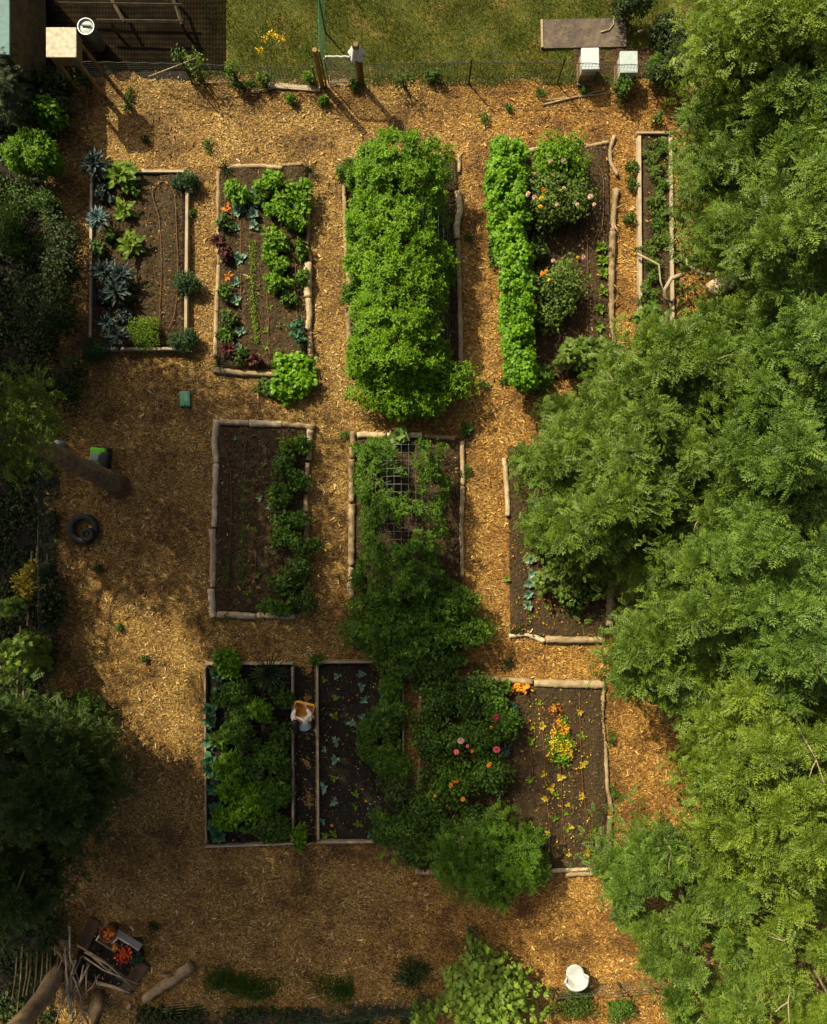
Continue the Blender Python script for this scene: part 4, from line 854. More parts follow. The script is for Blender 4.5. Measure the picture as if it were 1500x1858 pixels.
bush('bean_mound', 'bright feathery plant at the top left of the wire arch', 'bush', 690, 832, 34, 34, 1.3, TS, .10, 900, M['bean'], 12)
for i, (u, v, L_) in enumerate([(706, 781, .27), (727, 776, .25), (744, 787, .26), (716, 798, .24), (742, 806, .24), (700, 775, .2)]):
    pass
bush('bean_mound', 'shaded dark bush between the wire arch bush and the dahlias', 'bush', 745, 1205, 95, 40, 1.1, TT, .15, 2300, M['bush'], 18)
rosette('squash_plant', 'squash with big pale veined leaves over the white log', 'squash', 724, 790, 13, .30, T_oval(.9, .12, .1), M['squash'], None, .1, .9, .15, .25)
rosette('weed_plant', 'bright weed at the top right corner of the wire arch bed', 'weed', 846, 778, 10, .27, TO, M['weed'], None, .1, .9, .02, .1)

# rose bed: vine hedge and roses
rng = np.random.default_rng(77); g = Geo(); C = []
for v in np.arange(262, 702, 9):
    t = (v-262)/440; u = np.interp(v, [262, 330, 420, 520, 620, 700], [925, 917, 927, 936, 940, 948]); wpx = np.interp(v, [262, 300, 380, 480, 600, 700], [30, 34, 38, 31, 27, 26])
    for _ in range(15):
        h = rng.uniform(.3, 1.45); du = rng.uniform(-1, 1)*wpx*(1-.35*max(0, (h-1.0)/.5)); C.append(W(u+du, v+rng.normal()*4, h))
C = np.array(C); cloud(g, TR, C, np.array([.12, .12, .13]), 23000, .07, rng, up=.9, out=.35, rnd=.35, shell=.5)
base = W(932, 480); root = thing('vine_hedge', 'long bright green vine hedge down the left of the rose bed', 'hedge', base); g.obj('foliage', M['vine'], root, base)
s = Geo()
for v in range(270, 700, 45): s.tube([W(925, v), W(928, v, .7), W(930, v+5, 1.3)], [.02, .015, .01], 6)
s.obj('stem', M['stem'], root, base)
bush('vine_skirt', 'yellowing low leaves at the left foot of the vine hedge', 'vine', 896, 420, 14, 60, .35, TR, .09, 420, M['weed'], 10)
fl = lambda L_: [(u, v, s_, m_) for u, v, s_, m_ in L_]
bush('rose_bush', 'upper rose bush, top half without blooms, beside the vine hedge', 'rose bush', 1015, 290, 58, 50, 1.4, TO, .11, 1900, M['bean'], 18)
bush('rose_bush', 'middle rose bush with pale pink and yellow blooms', 'rose bush', 1015, 355, 68, 56, 1.3, TO, .11, 2000, M['rose'], 18, flowers=fl([(998, 292, .07, 'palepink'), (1022, 291, .075, 'palepink'), (1023, 342, .07, 'palepink'), (958, 352, .08, 'palepink'), (970, 358, .075, 'palepink'), (985, 345, .08, 'orangefl'), (982, 360, .07, 'yellowfl'), (980, 375, .07, 'yellowfl'), (1047, 371, .06, 'palepink'), (1071, 357, .075, 'palepink'), (1078, 371, .06, 'palepink'), (970, 315, .05, 'palepink'), (1010, 372, .05, 'palepink')]))
bush('rose_bush', 'lower rose bush with a few orange blooms', 'rose bush', 1012, 525, 60, 68, 1.2, TO, .11, 1800, M['rose'], 17, flowers=fl([(1003, 473, .06, 'palepink'), (1058, 467, .08, 'palepink'), (984, 497, .07, 'orangefl'), (991, 492, .06, 'orangefl'), (1048, 467, .05, 'yellowfl'), (996, 508, .05, 'yellowfl'), (965, 545, .06, 'orangefl')]))
bush('rose_bush', 'small sprawling plant between the two rose bushes', 'bush', 975, 450, 20, 28, .7, TO, .11, 260, M['bush'], 7)
bush('leafy_plant', 'pale leafy plant at the foot of the rose bed', 'plant', 985, 690, 26, 26, .6, TT, .14, 260, M['weed'], 8)
for i, (u, v) in enumerate([(1092, 448), (1094, 472), (1096, 495), (1093, 528), (1089, 560), (1086, 590)]):
    rosette('lettuce_plant', 'lime lettuce on the right of the rose bed, %s from the top' % ORD[i], 'lettuce', u, v, 12, .2, TO, M['lime'], 'lime lettuces beside the lying trunk', .1, 1.0, .1)
# strawberry bed
rs = np.random.default_rng(9)
for i, v in enumerate(range(262, 570, 24)):
    u = 1188+rs.uniform(-14, 14)
    bush('strawberry_plant', 'strawberry plant in the narrow bed, %s from the top' % ORD[i], 'strawberry', u, v, 22, 16, .3, TT, .12, 110, M['rose'] if i % 3 else M['weed'], 5, 'strawberries in the narrow bed', z0=.08, stems=False)
for i, (u, v) in enumerate([(1150, 300), (1148, 330), (1145, 395), (1236, 385), (1238, 470), (1195, 215), (1222, 262)]):
    bush('strawberry_runner', 'leafy weed just outside the narrow bed, '+['at its upper left board', 'below another at its left board', 'half way down its left board', 'right of its middle', 'right of its lower end', 'above its top board', 'at its top right corner'][i], 'weed', u, v, 14, 14, .35, TO, .10, 90, M['weed'] if i > 2 else M['bush'], 5, 'weeds round the narrow bed', stems=False)
for i, (u, v, ru, rv, mt) in enumerate([(190, 350, 18, 18, 'kale'), (200, 425, 16, 14, 'bush'), (232, 520, 16, 22, 'bush'), (190, 545, 18, 16, 'kale'), (225, 570, 22, 16, 'kale'), (240, 340, 18, 14, 'weed'), (175, 450, 12, 16, 'bush')]):
    bush('leafy_green', 'low leafy green in the kale bed, '+['below the big blue kale', 'left of the sprawling chard', 'right of the crowded kales', 'under the lowest crowded kale', 'left of the bright green mound', 'below the large lime chard', 'against the left board'][i], 'greens', u, v, ru, rv, .35, TO, .13, 130, M[mt], 6, 'low greens in the kale bed', z0=.08)
for i, (u, v, ru, rv, mt) in enumerate([(408, 405, 14, 18, 'bush'), (410, 460, 14, 16, 'redleaf'), (408, 530, 16, 16, 'bean_dark'), (415, 575, 20, 18, 'bush'), (405, 605, 16, 14, 'bean_dark'), (440, 645, 22, 16, 'bush'), (470, 352, 18, 18, 'bean_dark'), (545, 450, 14, 20, 'bean_dark'), (525, 540, 18, 14, 'weed'), (548, 500, 12, 22, 'bean_dark'), (460, 650, 14, 12, 'redleaf')]):
    bush('leafy_green', 'leafy green of the bean bed, '+['high by the left log', 'dark red by the left log', 'half way down the left log', 'above the lower dark chard', 'beside the lower left log', 'near the bottom split log', 'between the top left beans', 'right of the middle bean row', 'below the middle bean row', 'right edge by the thick log', 'dark red near the bottom'][i], 'greens', u, v, ru, rv, .35, TO, .14, 110, M[mt], 6, 'low greens in the bean bed', z0=.08)
for i, (u, v, ru, rv, mt) in enumerate([(510, 1268, 22, 22, 'bush'), (510, 1330, 20, 26, 'bush'), (440, 1250, 24, 20, 'bush'), (400, 1340, 18, 24, 'bean_dark'), (450, 1345, 22, 22, 'bush'), (515, 1400, 16, 24, 'bush'), (450, 1430, 24, 18, 'bean'), (500, 1500, 26, 22, 'bush')]):
    bush('leafy_crop', 'extra leafy crop of the crowded bed, '+['under the spiky plant', 'below the basket', 'left under the spiky plant', 'beside the middle brassicas', 'in the very middle', 'low by the right board', 'bright between the two tall crops', 'in the lower right corner'][i], 'crop', u, v, ru, rv, .45, TO, .14, 240, M[mt], 8, 'leafy crops in the crowded bed', z0=.08)
# bare log bed: dark bushes on the right
for i, (u, v, ru, rv) in enumerate([(535, 812, 26, 20), (510, 845, 22, 24), (530, 870, 28, 22), (505, 900, 24, 20), (530, 945, 34, 24), (548, 985, 30, 24), (515, 975, 22, 20), (540, 1035, 30, 30), (510, 1060, 24, 18), (505, 1098, 34, 18), (545, 1090, 24, 20)]):
    bush('pepper_bush', 'dark pepper bush on the right of the bare log bed, %s counting from the top' % ORD[i], 'bush', u, v, ru*1.15, rv*1.2, .65, TO, .12, 330, M['bush'] if i % 3 else M['bean_dark'], 8, 'dark bushes in the bare log bed', z0=.08)
for i, (u, v) in enumerate([(428, 795), (512, 800), (478, 842), (471, 903), (462, 960), (466, 1042), (487, 920), (497, 1055), (447, 1075), (495, 990)]):
    rosette('seedling', 'pale seedling on the bare log bed, %s counting from the top' % ORD[i], 'seedling', u, v, 6, .13, TO, M['cabbage'] if i % 3 == 0 else M['lime'], 'seedlings on the bare log bed', .2, 1.0, .1)
# cabbage row bed
for i, (u, v) in enumerate([(958, 840), (962, 858), (967, 876), (966, 914), (964, 1015), (965, 1040), (963, 1058), (960, 1078), (958, 1098)]):
    rosette('young_cabbage', 'blue green cabbage in the hose row beside the lichen log, %s from the top' % ORD[i], 'cabbage', u, v, 9, .21, TB, M['cabbage'], 'cabbages beside the lichen log', .15, 1.0, .1)
bush('leafy_plant', 'marrow like bush right of the pale cabbages', 'bush', 1010, 1030, 52, 70, 1.0, TM, .17, 560, M['rose'], 10, z0=.08)
rosette('grassy_plant', 'bright grassy clump low in the cabbage row bed', 'clump', 1045, 1095, 60, .5, TL, M['weed'], None, .1, 1.4, .1, .1)
bush('leafy_plant', 'leafy bush above the bright grassy clump', 'bush', 1060, 1055, 44, 58, 1.0, TO, .13, 700, M['bush'], 9, z0=.08)
for i, (u, v) in enumerate([(992, 1100), (998, 1046), (961, 1120), (1010, 1075), (920, 1050)]):
    rosette('seedling', 'yellow green seedling in the cabbage row bed, '+['left of the grassy clump', 'near the marrow bush', 'lowest on the hose', 'between marrow and grassy clump', 'on the left edge'][i], 'seedling', u, v, 6, .13, TO, M['lime'], 'seedlings in the cabbage row bed', .2, 1.0, .1)

# crowded plank bed left of the person
for i, v in enumerate([1225, 1255, 1290, 1310, 1345, 1380, 1402, 1430, 1470, 1500, 1518]):
    u = 386+[8, 14, -4, -6, -6, -6, -2, 0, 6, 2, 8][i]
    rosette('brassica_plant', 'blue green brassica along the left board of the crowded bed, %s from the top' % ORD[i], 'brassica', u, v, 12, .26, TB, M['brassica'], 'brassicas along the left board', .1, 1.1, .1, .12)
for i, (u, v, ru, rv, H_, mt, lab) in enumerate([(412, 1203, 22, 24, .6, 'bean', 'bright bush over the top board of the crowded bed'), (418, 1265, 26, 20, .6, 'bush', 'dim leafy crop below the top bright bush'), (474, 1292, 22, 18, .6, 'bean', 'yellow green tomato plant left of the basket'), (422, 1335, 28, 26, .7, 'bean_dark', 'leafy crop in the middle left of the crowded bed'),
                                       (488, 1370, 26, 26, .6, 'bean_dark', 'leafy crop lower left of the person'), (408, 1408, 26, 36, .7, 'bean', 'brightest tall leafy crop of the crowded bed'), (455, 1395, 24, 22, .5, 'bush', 'dark low crop in the centre of the crowded bed'), (460, 1458, 34, 28, .6, 'bean', 'bright broad leaf crop low in the crowded bed'),
                                       (415, 1482, 28, 28, .6, 'bean', 'bright curly crop near the lower left corner of the crowded bed'), (500, 1445, 24, 30, .6, 'bean_dark', 'dim crop by the right board of the crowded bed'), (480, 1505, 34, 22, .5, 'bush', 'dark crop along the bottom board of the crowded bed'), (440, 1300, 22, 24, .5, 'bush', 'dark crop between the spiky plant and the brassicas')]):
    bush('leafy_crop', lab, 'crop', u, v, ru*1.25, rv*1.25, H_, TT if i % 2 else TO, .16, 480, M[mt], 9, 'leafy crops in the crowded bed', z0=.08)
rosette('spiky_plant', 'palm like spiky plant at the top of the crowded bed', 'plant', 485, 1226, 70, .72, T_strap(.045, .22, 5, 0, .1), M['spike'], None, .0, 1.3, .1, .35)
bush('leafy_crop', 'bright small bush at the lower right corner of the crowded bed', 'bush', 540, 1520, 17, 24, .5, TO, .12, 240, M['bean'], 7)
bush('leafy_crop', 'small bush on the path above the seedling bed corner', 'bush', 578, 1195, 14, 12, .4, TO, .11, 120, M['bean_dark'], 5)
# seedling bed
for i, (u, v) in enumerate([(588, 1233), (612, 1226), (656, 1222), (610, 1265), (656, 1247), (660, 1272), (608, 1300), (640, 1312), (655, 1300), (656, 1312), (610, 1345), (588, 1360), (655, 1352), (608, 1378)]):
    rosette('seedling', 'small seedling in the shaded seedling bed, upper half, %s from the top' % ORD[i], 'seedling', u, v, 6, .16, TO, M['cabbage'] if i % 3 else M['lime'], 'seedlings in the shaded bed', .15, 1.0, .1)
for i, (u, v) in enumerate([(605, 1412), (588, 1430), (645, 1440), (606, 1456), (645, 1465), (670, 1465), (650, 1495), (586, 1490), (606, 1512), (670, 1515), (590, 1515)]):
    rosette('seedling', 'small seedling in the shaded seedling bed, lower half, %s from the top' % ORD[i], 'seedling', u, v, 6, .15, TO, M['cabbage'] if i % 2 else M['lime'], 'seedlings in the shaded bed', .15, 1.0, .1)
for i, (u, v, ru, rv, H_, mt, lab) in enumerate([(703, 1240, 26, 24, .7, 'bean_dark', 'round leafy bush at the top right of the seedling bed'), (668, 1340, 20, 34, .5, 'bean_dark', 'sprawling plant right of the seedling rows'), (705, 1300, 34, 36, .8, 'bush', 'dark bush right of the sprawling plant'), (700, 1375, 42, 36, .8, 'bean_dark', 'dark tomato like bush in the right of the seedling bed'),
                                               (712, 1440, 34, 34, .8, 'hedge', 'very dark bush in the lower right of the seedling bed'), (705, 1500, 38, 30, .7, 'bush', 'dark bush at the bottom right of the seedling bed')]):
    bush('dark_bush', lab, 'bush', u, v, ru*1.12, rv*1.2, H_, TT, .13, 800, M[mt], 10, 'dark bushes in the seedling bed', z0=.08)
o = thing('big_leaf_plant', 'plant with two big drooping pale leaves on stalks below the seedling bed', 'plant', W(706, 1528))
g = Geo(); b = W(706, 1528); TBL = T_oval(.55, .3, .05)
for (u, v), sz in zip(((697, 1546), (715, 1545), (712, 1558)), (.34, .36, .3)):
    e = W(u, v, .3); f = np.array([e[0]-b[0], e[1]-b[1], -.1]); g.inst(TBL, e[None]-nrm(f)*.05, f[None], np.array([[0, .2, 1.0]]), sz)
g.obj('foliage', M['lime'], o, b); g = Geo()
for u, v in ((697, 1546), (715, 1545), (712, 1558)): g.tube([b, W(706, 1532, .3), W(u, v, .3)], [.014, .012, .008], 6)
g.obj('stem', M['lime'], o, b)
# dahlia bed
DB = [(790, 1262, 40, 34, .9, 'bush', 'dark dahlia bush under the top left log of the dahlia bed', []), (868, 1262, 44, 36, 1.0, 'bush', 'dark dahlia bush in the upper middle of the dahlia bed', []), (905, 1310, 34, 40, 1.0, 'bean_dark', 'dahlia bush with two pink blooms beside the large round leaves', [(898, 1302, .12, 'pink'), (901, 1360, .11, 'pink'), (891, 1320, .05, 'orangefl')]),
      (838, 1330, 46, 40, 1.0, 'bush', 'dahlia bush with one pale pink bloom in the middle of the bed', [(836, 1344, .10, 'palepink'), (828, 1365, .08, 'pink'), (856, 1363, .055, 'orangefl'), (848, 1354, .05, 'pink')]), (780, 1330, 28, 46, .9, 'bush', 'bloomless dark dahlia bush beside the forked pale branch', []),
      (885, 1400, 42, 34, .9, 'bush', 'dahlia bush with orange buds above the grey kale', [(886, 1389, .06, 'orangefl'), (889, 1386, .05, 'orangefl')]), (815, 1420, 50, 42, 1.0, 'bean_dark', 'dahlia bush with a cluster of small orange blooms', [(818, 1424, .06, 'orangefl'), (823, 1419, .05, 'orangefl'), (829, 1418, .05, 'orangefl'), (817, 1428, .045, 'orangefl'), (840, 1450, .07, 'orangefl'), (789, 1444, .05, 'orangefl')]),
      (775, 1490, 46, 44, .9, 'bush', 'dark bush at the lower left of the dahlia bed', []), (840, 1500, 40, 34, 1.0, 'bush', 'dark bush with two pale buds above the big round bush', [(839, 1519, .05, 'palepink'), (870, 1515, .05, 'palepink')]), (745, 1540, 34, 34, .8, 'bush', 'dark bush over the lower left corner of the dahlia bed', [])]
for (u, v, ru, rv, H_, mt, lab, fl_) in DB:
    bush('dahlia_bush', lab, 'dahlia', u, v, ru*1.25, rv*1.25, H_, TO, .11, 1200, M[mt], 14, 'dahlia bushes', flowers=fl_, z0=.08)
bush('round_bush', 'big feathery round bush at the bottom of the dahlia bed', 'bush', 890, 1555, 116, 94, 1.7, T_pinnate(4, .36, .15, .3), .27, 2300, M['bean_dark'], 34, sub=.24)
rosette('kale_plant', 'grey green kale among the dahlias', 'kale', 904, 1436, 20, .34, TK, M['kale'], None, -.1, 1.1, .1, .2)
rosette('kale_plant', 'upper grey kale beside the dahlia with orange buds', 'kale', 918, 1362, 14, .26, TK, M['kale_pale'], None, -.1, 1.1, .1, .2)
rosette('squash_plant', 'round leaved plant beside the orange leaves on the top log', 'squash', 918, 1250, 9, .28, T_oval(.85), M['bean_dark'], None, .1, .9, .1, .25)
rosette('squash_plant', 'round leaved plant right of the upper pink dahlia', 'squash', 924, 1288, 12, .28, T_oval(.85), M['brassica'], None, .1, .9, .1, .25)
bush('orange_plant', 'orange yellow leaves lying below the top log of the dahlia bed', 'plant', 946, 1251, 24, 10, .25, TO, .14, 60, M['orangefl'], 5, z0=.08, stems=False)
bush('flower_patch', 'orange flower patch at the top of the yellow row', 'flowers', 1010, 1290, 14, 18, .35, TS, .075, 90, M['orange'], 9, sub=.22, z0=.08)
bush('flower_patch', 'bright orange flower patch in the middle of the dahlia bed', 'flowers', 1018, 1322, 20, 18, .35, TS, .08, 120, M['orangefl'], 10, sub=.22, z0=.08)
bush('flower_patch', 'yellow flower patch below the bright orange patch', 'flowers', 1015, 1362, 32, 40, .35, TS, .075, 200, M['yellowfl'], 16, sub=.2, z0=.08)
bush('flower_patch', 'green leaves between the yellow and orange flowers', 'plant', 1022, 1350, 30, 44, .3, TO, .085, 260, M['bean'], 7, z0=.08, stems=False)
for i, (u, v) in enumerate([(977, 1275), (962, 1320), (984, 1318), (963, 1345), (986, 1405), (1000, 1430), (1010, 1440), (990, 1450), (1052, 1292), (1055, 1335), (1058, 1386), (1056, 1446), (1076, 1506), (1064, 1548), (1033, 1550), (1004, 1485)]):
    rosette('seedling', 'yellow seedling along the hoses of the dahlia bed, %s counting column by column' % ORD[i], 'seedling', u, v, 7, .14, TO, M['yellow'] if i % 3 else M['lime'], 'yellow seedlings in the dahlia bed', .15, 1.0, .1)
for i, (u, v) in enumerate([(1030, 1460), (1028, 1505), (1035, 1500), (990, 1548), (995, 1510), (964, 1412), (1018, 1410), (1025, 1475)]):
    rosette('seedling', 'small yellow green seedling low in the dahlia bed, %s counting loosely down' % ORD[i], 'seedling', u, v, 6, .13, TO, M['lime'] if i % 2 else M['yellow'], 'small seedlings low in the dahlia bed', .15, 1.0, .1)

# ------------------------------------------------------------------ weeds on the paths
WE = [(377, 262, 14, 18, 'on the chips above the bean bed'), (233, 170, 10, 14, 'near the foot of the square box'), (232, 195, 12, 16, 'below another near the square box'), (264, 250, 9, 9, 'dark and small above the kale bed'), (878, 212, 12, 16, 'on the chips above the vine hedge'), (923, 196, 10, 6, 'right of the path, by the net fence'), (918, 690, 10, 10, 'at the foot of the vine hedge'), (876, 698, 12, 10, 'on the path right of the bean mound'), (850, 430, 10, 8, 'by the white bent log'), (845, 858, 10, 18, 'right of the upper thin log of the wire arch'), (622, 790, 12, 12, 'beside the top left of the wire arch bed'), (178, 1030, 14, 12, 'dark on the shaded chips by the stakes'), (276, 1685, 12, 12, 'dark near the flower trough'), (984, 168, 12, 12, 'under the wire fence by the sticks'), (1060, 165, 10, 8, 'beside the sticks at the fence'), (945, 808, 8, 12, 'at the top left of the cabbage row bed'), (990, 790, 8, 10, 'bright above the short log'), (215, 1138, 9, 6, 'in the sunlit chips'), (935, 1140, 16, 14, 'at the left end of the curved branch'), (870, 1215, 24, 14, 'in a low patch above the dahlia log'), (920, 1205, 16, 14, 'beside the patch above the dahlia log'), (1110, 1340, 8, 16, 'right of the wavy branch'), (1113, 1440, 10, 14, 'right of the lower wavy branch'), (260, 1195, 6, 6, 'small in the sunlit chips'), (412, 1118, 8, 6, 'under the bottom white log'), (346, 385, 9, 8, 'right of the kale bed board')]
for i, (u, v, ru, rv, lab) in enumerate(WE):
    dk = 'dark' in lab or i in (18, 19, 20)
    bush('path_weed', 'low weed '+lab, 'weed', u, v, ru, rv, .22, TS, .085, 90, M['hedge'] if dk else M['weed'], 5, 'weeds on the paths', stems=False)
# plants along the top fence
for i, (u, v, ru, rv, H_, mt, lab) in enumerate([(352, 115, 20, 26, 1.4, 'lime', 'thin sapling left along the wire fence'), (325, 100, 16, 14, 1.2, 'weed', 'small sapling by the slanting cane'), (420, 125, 18, 14, 1.0, 'lime', 'sapling with yellow tips along the fence'), (477, 140, 14, 14, .5, 'lime', 'bright weed at the foot of the yellow flower'), (560, 140, 14, 10, .5, 'bean', 'leafy weed beside the left gate post'), (528, 178, 14, 10, .3, 'bean', 'leafy weed on the chips left of the gate'), (586, 180, 8, 10, .3, 'bean', 'small bright weed below the left gate post'), (735, 140, 26, 16, .9, 'bush', 'thin sapling right of the gate'), (640, 152, 12, 8, .3, 'bush', 'weed at the foot of the gate'), (790, 135, 22, 8, .5, 'weed', 'straggling weed in the fence right of the gate'), (440, 155, 30, 10, .4, 'bush', 'straggling weed in the fence left of the gate'), (155, 140, 14, 10, .5, 'bush', 'weed right of the square box')]):
    bush('fence_weed', lab, 'weed', u, v, ru, rv, H_, TO, .10, 90 if H_ > .6 else 130, M[mt], 8, 'weeds and saplings along the wire fence', sub=.3)
o = thing('yellow_flower', 'tall yellow flowering stem leaning over the lawn', 'flower', W(482, 145)); b = np.array(o.location)
g = Geo(); st = [W(482, 145), W(486, 115, .5), W(494, 78, 1.1)]; g.tube(st, [.012, .010, .006], 6)
tips = [W(478, 70, 1.15), W(494, 60, 1.2), (W(510, 70, 1.15)), W(500, 66, 1.2), W(470, 90, 1.0)]
for t in tips: g.tube([W(493, 82, 1.05), t], [.007, .004], 5)
g.obj('stem', M['stem'], o, b); g = Geo(); rg = np.random.default_rng(8)
cloud(g, TO, np.array(tips), np.array([.09, .07, .05]), 110, .075, rg); g.obj('flower_head', M['yellowfl'], o, b)
# grass tufts along the bottom fence
rg = np.random.default_rng(21); n = 9000; u = rg.uniform(370, 640, n); v = 1785+rg.normal(size=n)*12+8*np.sin(u/23)
P = np.stack([(u-750)/S, (929-v)/S, np.full(n, .01)], 1); P = P[np.sin(u/31)+rg.normal(size=n)*.6 > -.2]; n = len(P)
tag(Geo().inst(T_blade(.12), P, rg.normal(size=(n, 3))*.5+np.array([0, 0, .8]), rg.normal(size=(n, 3)), rg.uniform(.08, .2, n)).obj('grass_tufts', M['bush']), 'dark grass along the bottom wire fence', 'grass', kind='stuff')
for u, v, ru, rv, H_, mt, lab in ((745, 1770, 34, 24, .7, 'hedge', 'dark bush left of the maple shrub'), (1050, 1825, 60, 30, .5, 'bush', 'low dark plants behind the white chair'), (1120, 1835, 40, 24, .5, 'weed', 'low yellowish plants right of the chair fence')):
    bush('ground_bush', lab, 'bush', u, v, ru, rv, H_, TS, .11, 420, M[mt], 10)
bush('maple_shrub', 'pale green maple shrub at the bottom edge', 'shrub', 893, 1818, 108, 80, 1.7, TM, .19, 1100, M['maple'], 34, sub=.30)
bush('maple_shrub', 'upright maple shoot above the maple shrub', 'shrub', 862, 1748, 24, 22, 2.6, TM, .19, 85, M['maple'], 7)
bush('maple_shrub', 'low maple sprig left of the maple shrub', 'shrub', 762, 1850, 34, 22, 1.8, TM, .19, 110, M['maple'], 7)

rg = np.random.default_rng(44)
def cover(name, label, cat, u0, u1, v0, v1, n, T, size, mat, z=.16, wave=1.0):
    u = rg.uniform(u0, u1, n); v = rg.uniform(v0, v1, n); k = np.sin(u/17+v/29)+np.sin(v/13-u/37)+rg.normal(size=n)*wave > -.3; u, v = u[k], v[k]; n = len(u)
    P = np.stack([(u-750)/S, (929-v)/S, .02+z*rg.random(n)**1.5], 1); P[:, 2] += gz(P[:, 0], P[:, 1])
    return tag(Geo().inst(T, P, rg.normal(size=(n, 3)), rg.normal(size=(n, 3))*.5+np.array([0, 0, .8]), size*rg.uniform(.6, 1.3, n)).obj(name, M[mat]), label, cat, kind='stuff')
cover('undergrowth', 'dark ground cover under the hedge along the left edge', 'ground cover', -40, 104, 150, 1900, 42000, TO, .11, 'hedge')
for (u0, u1, v0, v1, n_, T_, sz, mt, nm, lab) in ((925, 1100, 830, 1150, 420, TO, .06, 'weed', 'tiny_weeds', 'tiny weeds and leaves on the soil of the cabbage row bed'), (925, 1100, 960, 1150, 240, TO, .06, 'orange', 'leaf_litter', 'orange leaf litter on the soil of the cabbage row bed'), (770, 1095, 1260, 1570, 520, TO, .05, 'lime', 'tiny_weeds', 'tiny yellow green weeds on the soil of the dahlia bed'), (960, 1070, 1270, 1560, 220, TS, .055, 'yellowfl', 'petal_litter', 'yellow petals dropped along the hoses of the dahlia bed'), (582, 725, 1215, 1520, 460, TO, .055, 'weed', 'tiny_weeds', 'tiny weeds on the soil of the shaded seedling bed'), (400, 550, 790, 1105, 420, TO, .05, 'weed', 'tiny_weeds', 'tiny weeds on the soil of the bare log bed'), (400, 555, 320, 660, 380, TO, .055, 'bush', 'tiny_weeds', 'tiny weeds on the soil of the bean bed'), (175, 330, 325, 620, 260, TO, .05, 'weed', 'tiny_weeds', 'tiny weeds on the soil of the kale bed')):
    o_ = cover(nm, lab, 'weeds', u0, u1, v0, v1, n_, T_, sz, mt, .05, .8); o_.location.z = .135
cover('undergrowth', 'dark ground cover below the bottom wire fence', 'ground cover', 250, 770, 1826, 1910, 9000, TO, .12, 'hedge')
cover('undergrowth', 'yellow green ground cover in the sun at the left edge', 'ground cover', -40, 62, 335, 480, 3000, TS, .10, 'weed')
cover('undergrowth', 'leafy ground cover below the trees at the right edge', 'ground cover', 1225, 1540, 60, 1858, 16000, TO, .14, 'bush', .3)
cover('grass_fringe', 'unmown dark grass along the foot of the wire fence', 'grass', 655, 1240, 136, 154, 5000, T_blade(.1), .16, 'grass', .05)
cover('grass_fringe', 'unmown grass along the fence left of the gate', 'grass', 410, 575, 140, 158, 1400, T_blade(.1), .14, 'grass', .05)
# ------------------------------------------------------------------ fences, gate, cage, shed
def mesh_fence(label, pts, H, posts=True, mat='darkwire', step=.085, top='darkwire', r=.0042, name='wire_fence', post_mat='stake', pstep=2.6):
    P = [W(*p)[:2] for p in pts]; o = thing(name, label, 'fence', (P[0][0], P[0][1], 0)); b = np.array(o.location); g = Geo(); t = Geo(); ps = Geo()
    for a, c in zip(P[:-1], P[1:]):
        L = np.linalg.norm(c-a); m = int(L/step)
        for i in range(m+1):
            q = a+(c-a)*i/m; g.tube([(q[0], q[1], 0), (q[0], q[1], H)], r, 4, cap=False)
        for z in np.arange(.05, H-.02, step): g.tube([(a[0], a[1], z), (c[0], c[1], z)], r, 4, cap=False)
        t.tube([(a[0], a[1], H), *[(a[0]+(c[0]-a[0])*s, a[1]+(c[1]-a[1])*s, H+.02*math.sin(s*40)) for s in np.linspace(.02, .98, 20)], (c[0], c[1], H)], .009, 5)
    g.obj('mesh', M[mat], o, b); t.obj('top_wire', M[top], o, b)
    if posts:
        for a, c in zip(P[:-1], P[1:]):
            L = np.linalg.norm(c-a); m = max(1, int(L/pstep))
            for i in range(m+1):
                q = a+(c-a)*i/m; pg = Geo(); pg.tube([(q[0], q[1], -.1), (q[0], q[1], H+.08)], [.03, .026], 7); pg.obj('post', M[post_mat], o, b)
    return o
mesh_fence('low wire mesh fence from the box to the left gate post', [(150, 148), (350, 152), (575, 160)], .9, pstep=2.0)
mesh_fence('low wire mesh fence from the right gate post to the trees', [(660, 154), (850, 152), (1010, 152), (1240, 160)], .95, pstep=2.4)
mesh_fence('green wire fence running up the lawn from the gate', [(592, 158), (590, 60), (588, -60)], 1.5, posts=True, mat='greenwire', top='greenwire', step=.15, r=.003, post_mat='post')
mesh_fence('dark wire fence along the bottom edge', [(250, 1850), (520, 1832), (780, 1808)], .7, pstep=2.2)
mesh_fence('dark wire fence behind the white chair', [(1000, 1790), (1120, 1782), (1220, 1770)], .5, pstep=1.6)
mesh_fence('dark wire fence along the left edge beside the stakes', [(100, 690), (103, 900), (103, 1280), (104, 1600)], 1.0, pstep=2.8)
# gate
o = thing('garden_gate', 'small mesh gate with a white top bar between two wooden posts', 'gate', W(622, 154)); b = np.array(o.location)
gl, gr = W(597, 154), W(650, 152); H = 1.22
g = Geo(); g.tube([(gl[0], gl[1], .08), (gl[0], gl[1], H-.06), (gl[0]+.06, gl[1], H)], .02, 8); g.tube([(gr[0], gr[1], .08), (gr[0], gr[1], H-.06), (gr[0]-.06, gr[1], H)], .02, 8); g.tube([(gl[0], gl[1], .1), (gr[0], gr[1], .1)], .02, 8); g.obj('gate_frame', M['steel'], o, b)
g = Geo(); g.tube([(gl[0]+.04, gl[1], H+.005), *[(gl[0]+(gr[0]-gl[0])*s, gl[1]+.012*math.sin(s*30), H+.012) for s in np.linspace(.1, .9, 8)], (gr[0]-.04, gr[1], H+.005)], .03, 8); g.obj('top_bar', M['white'], o, b, True)
g = Geo()
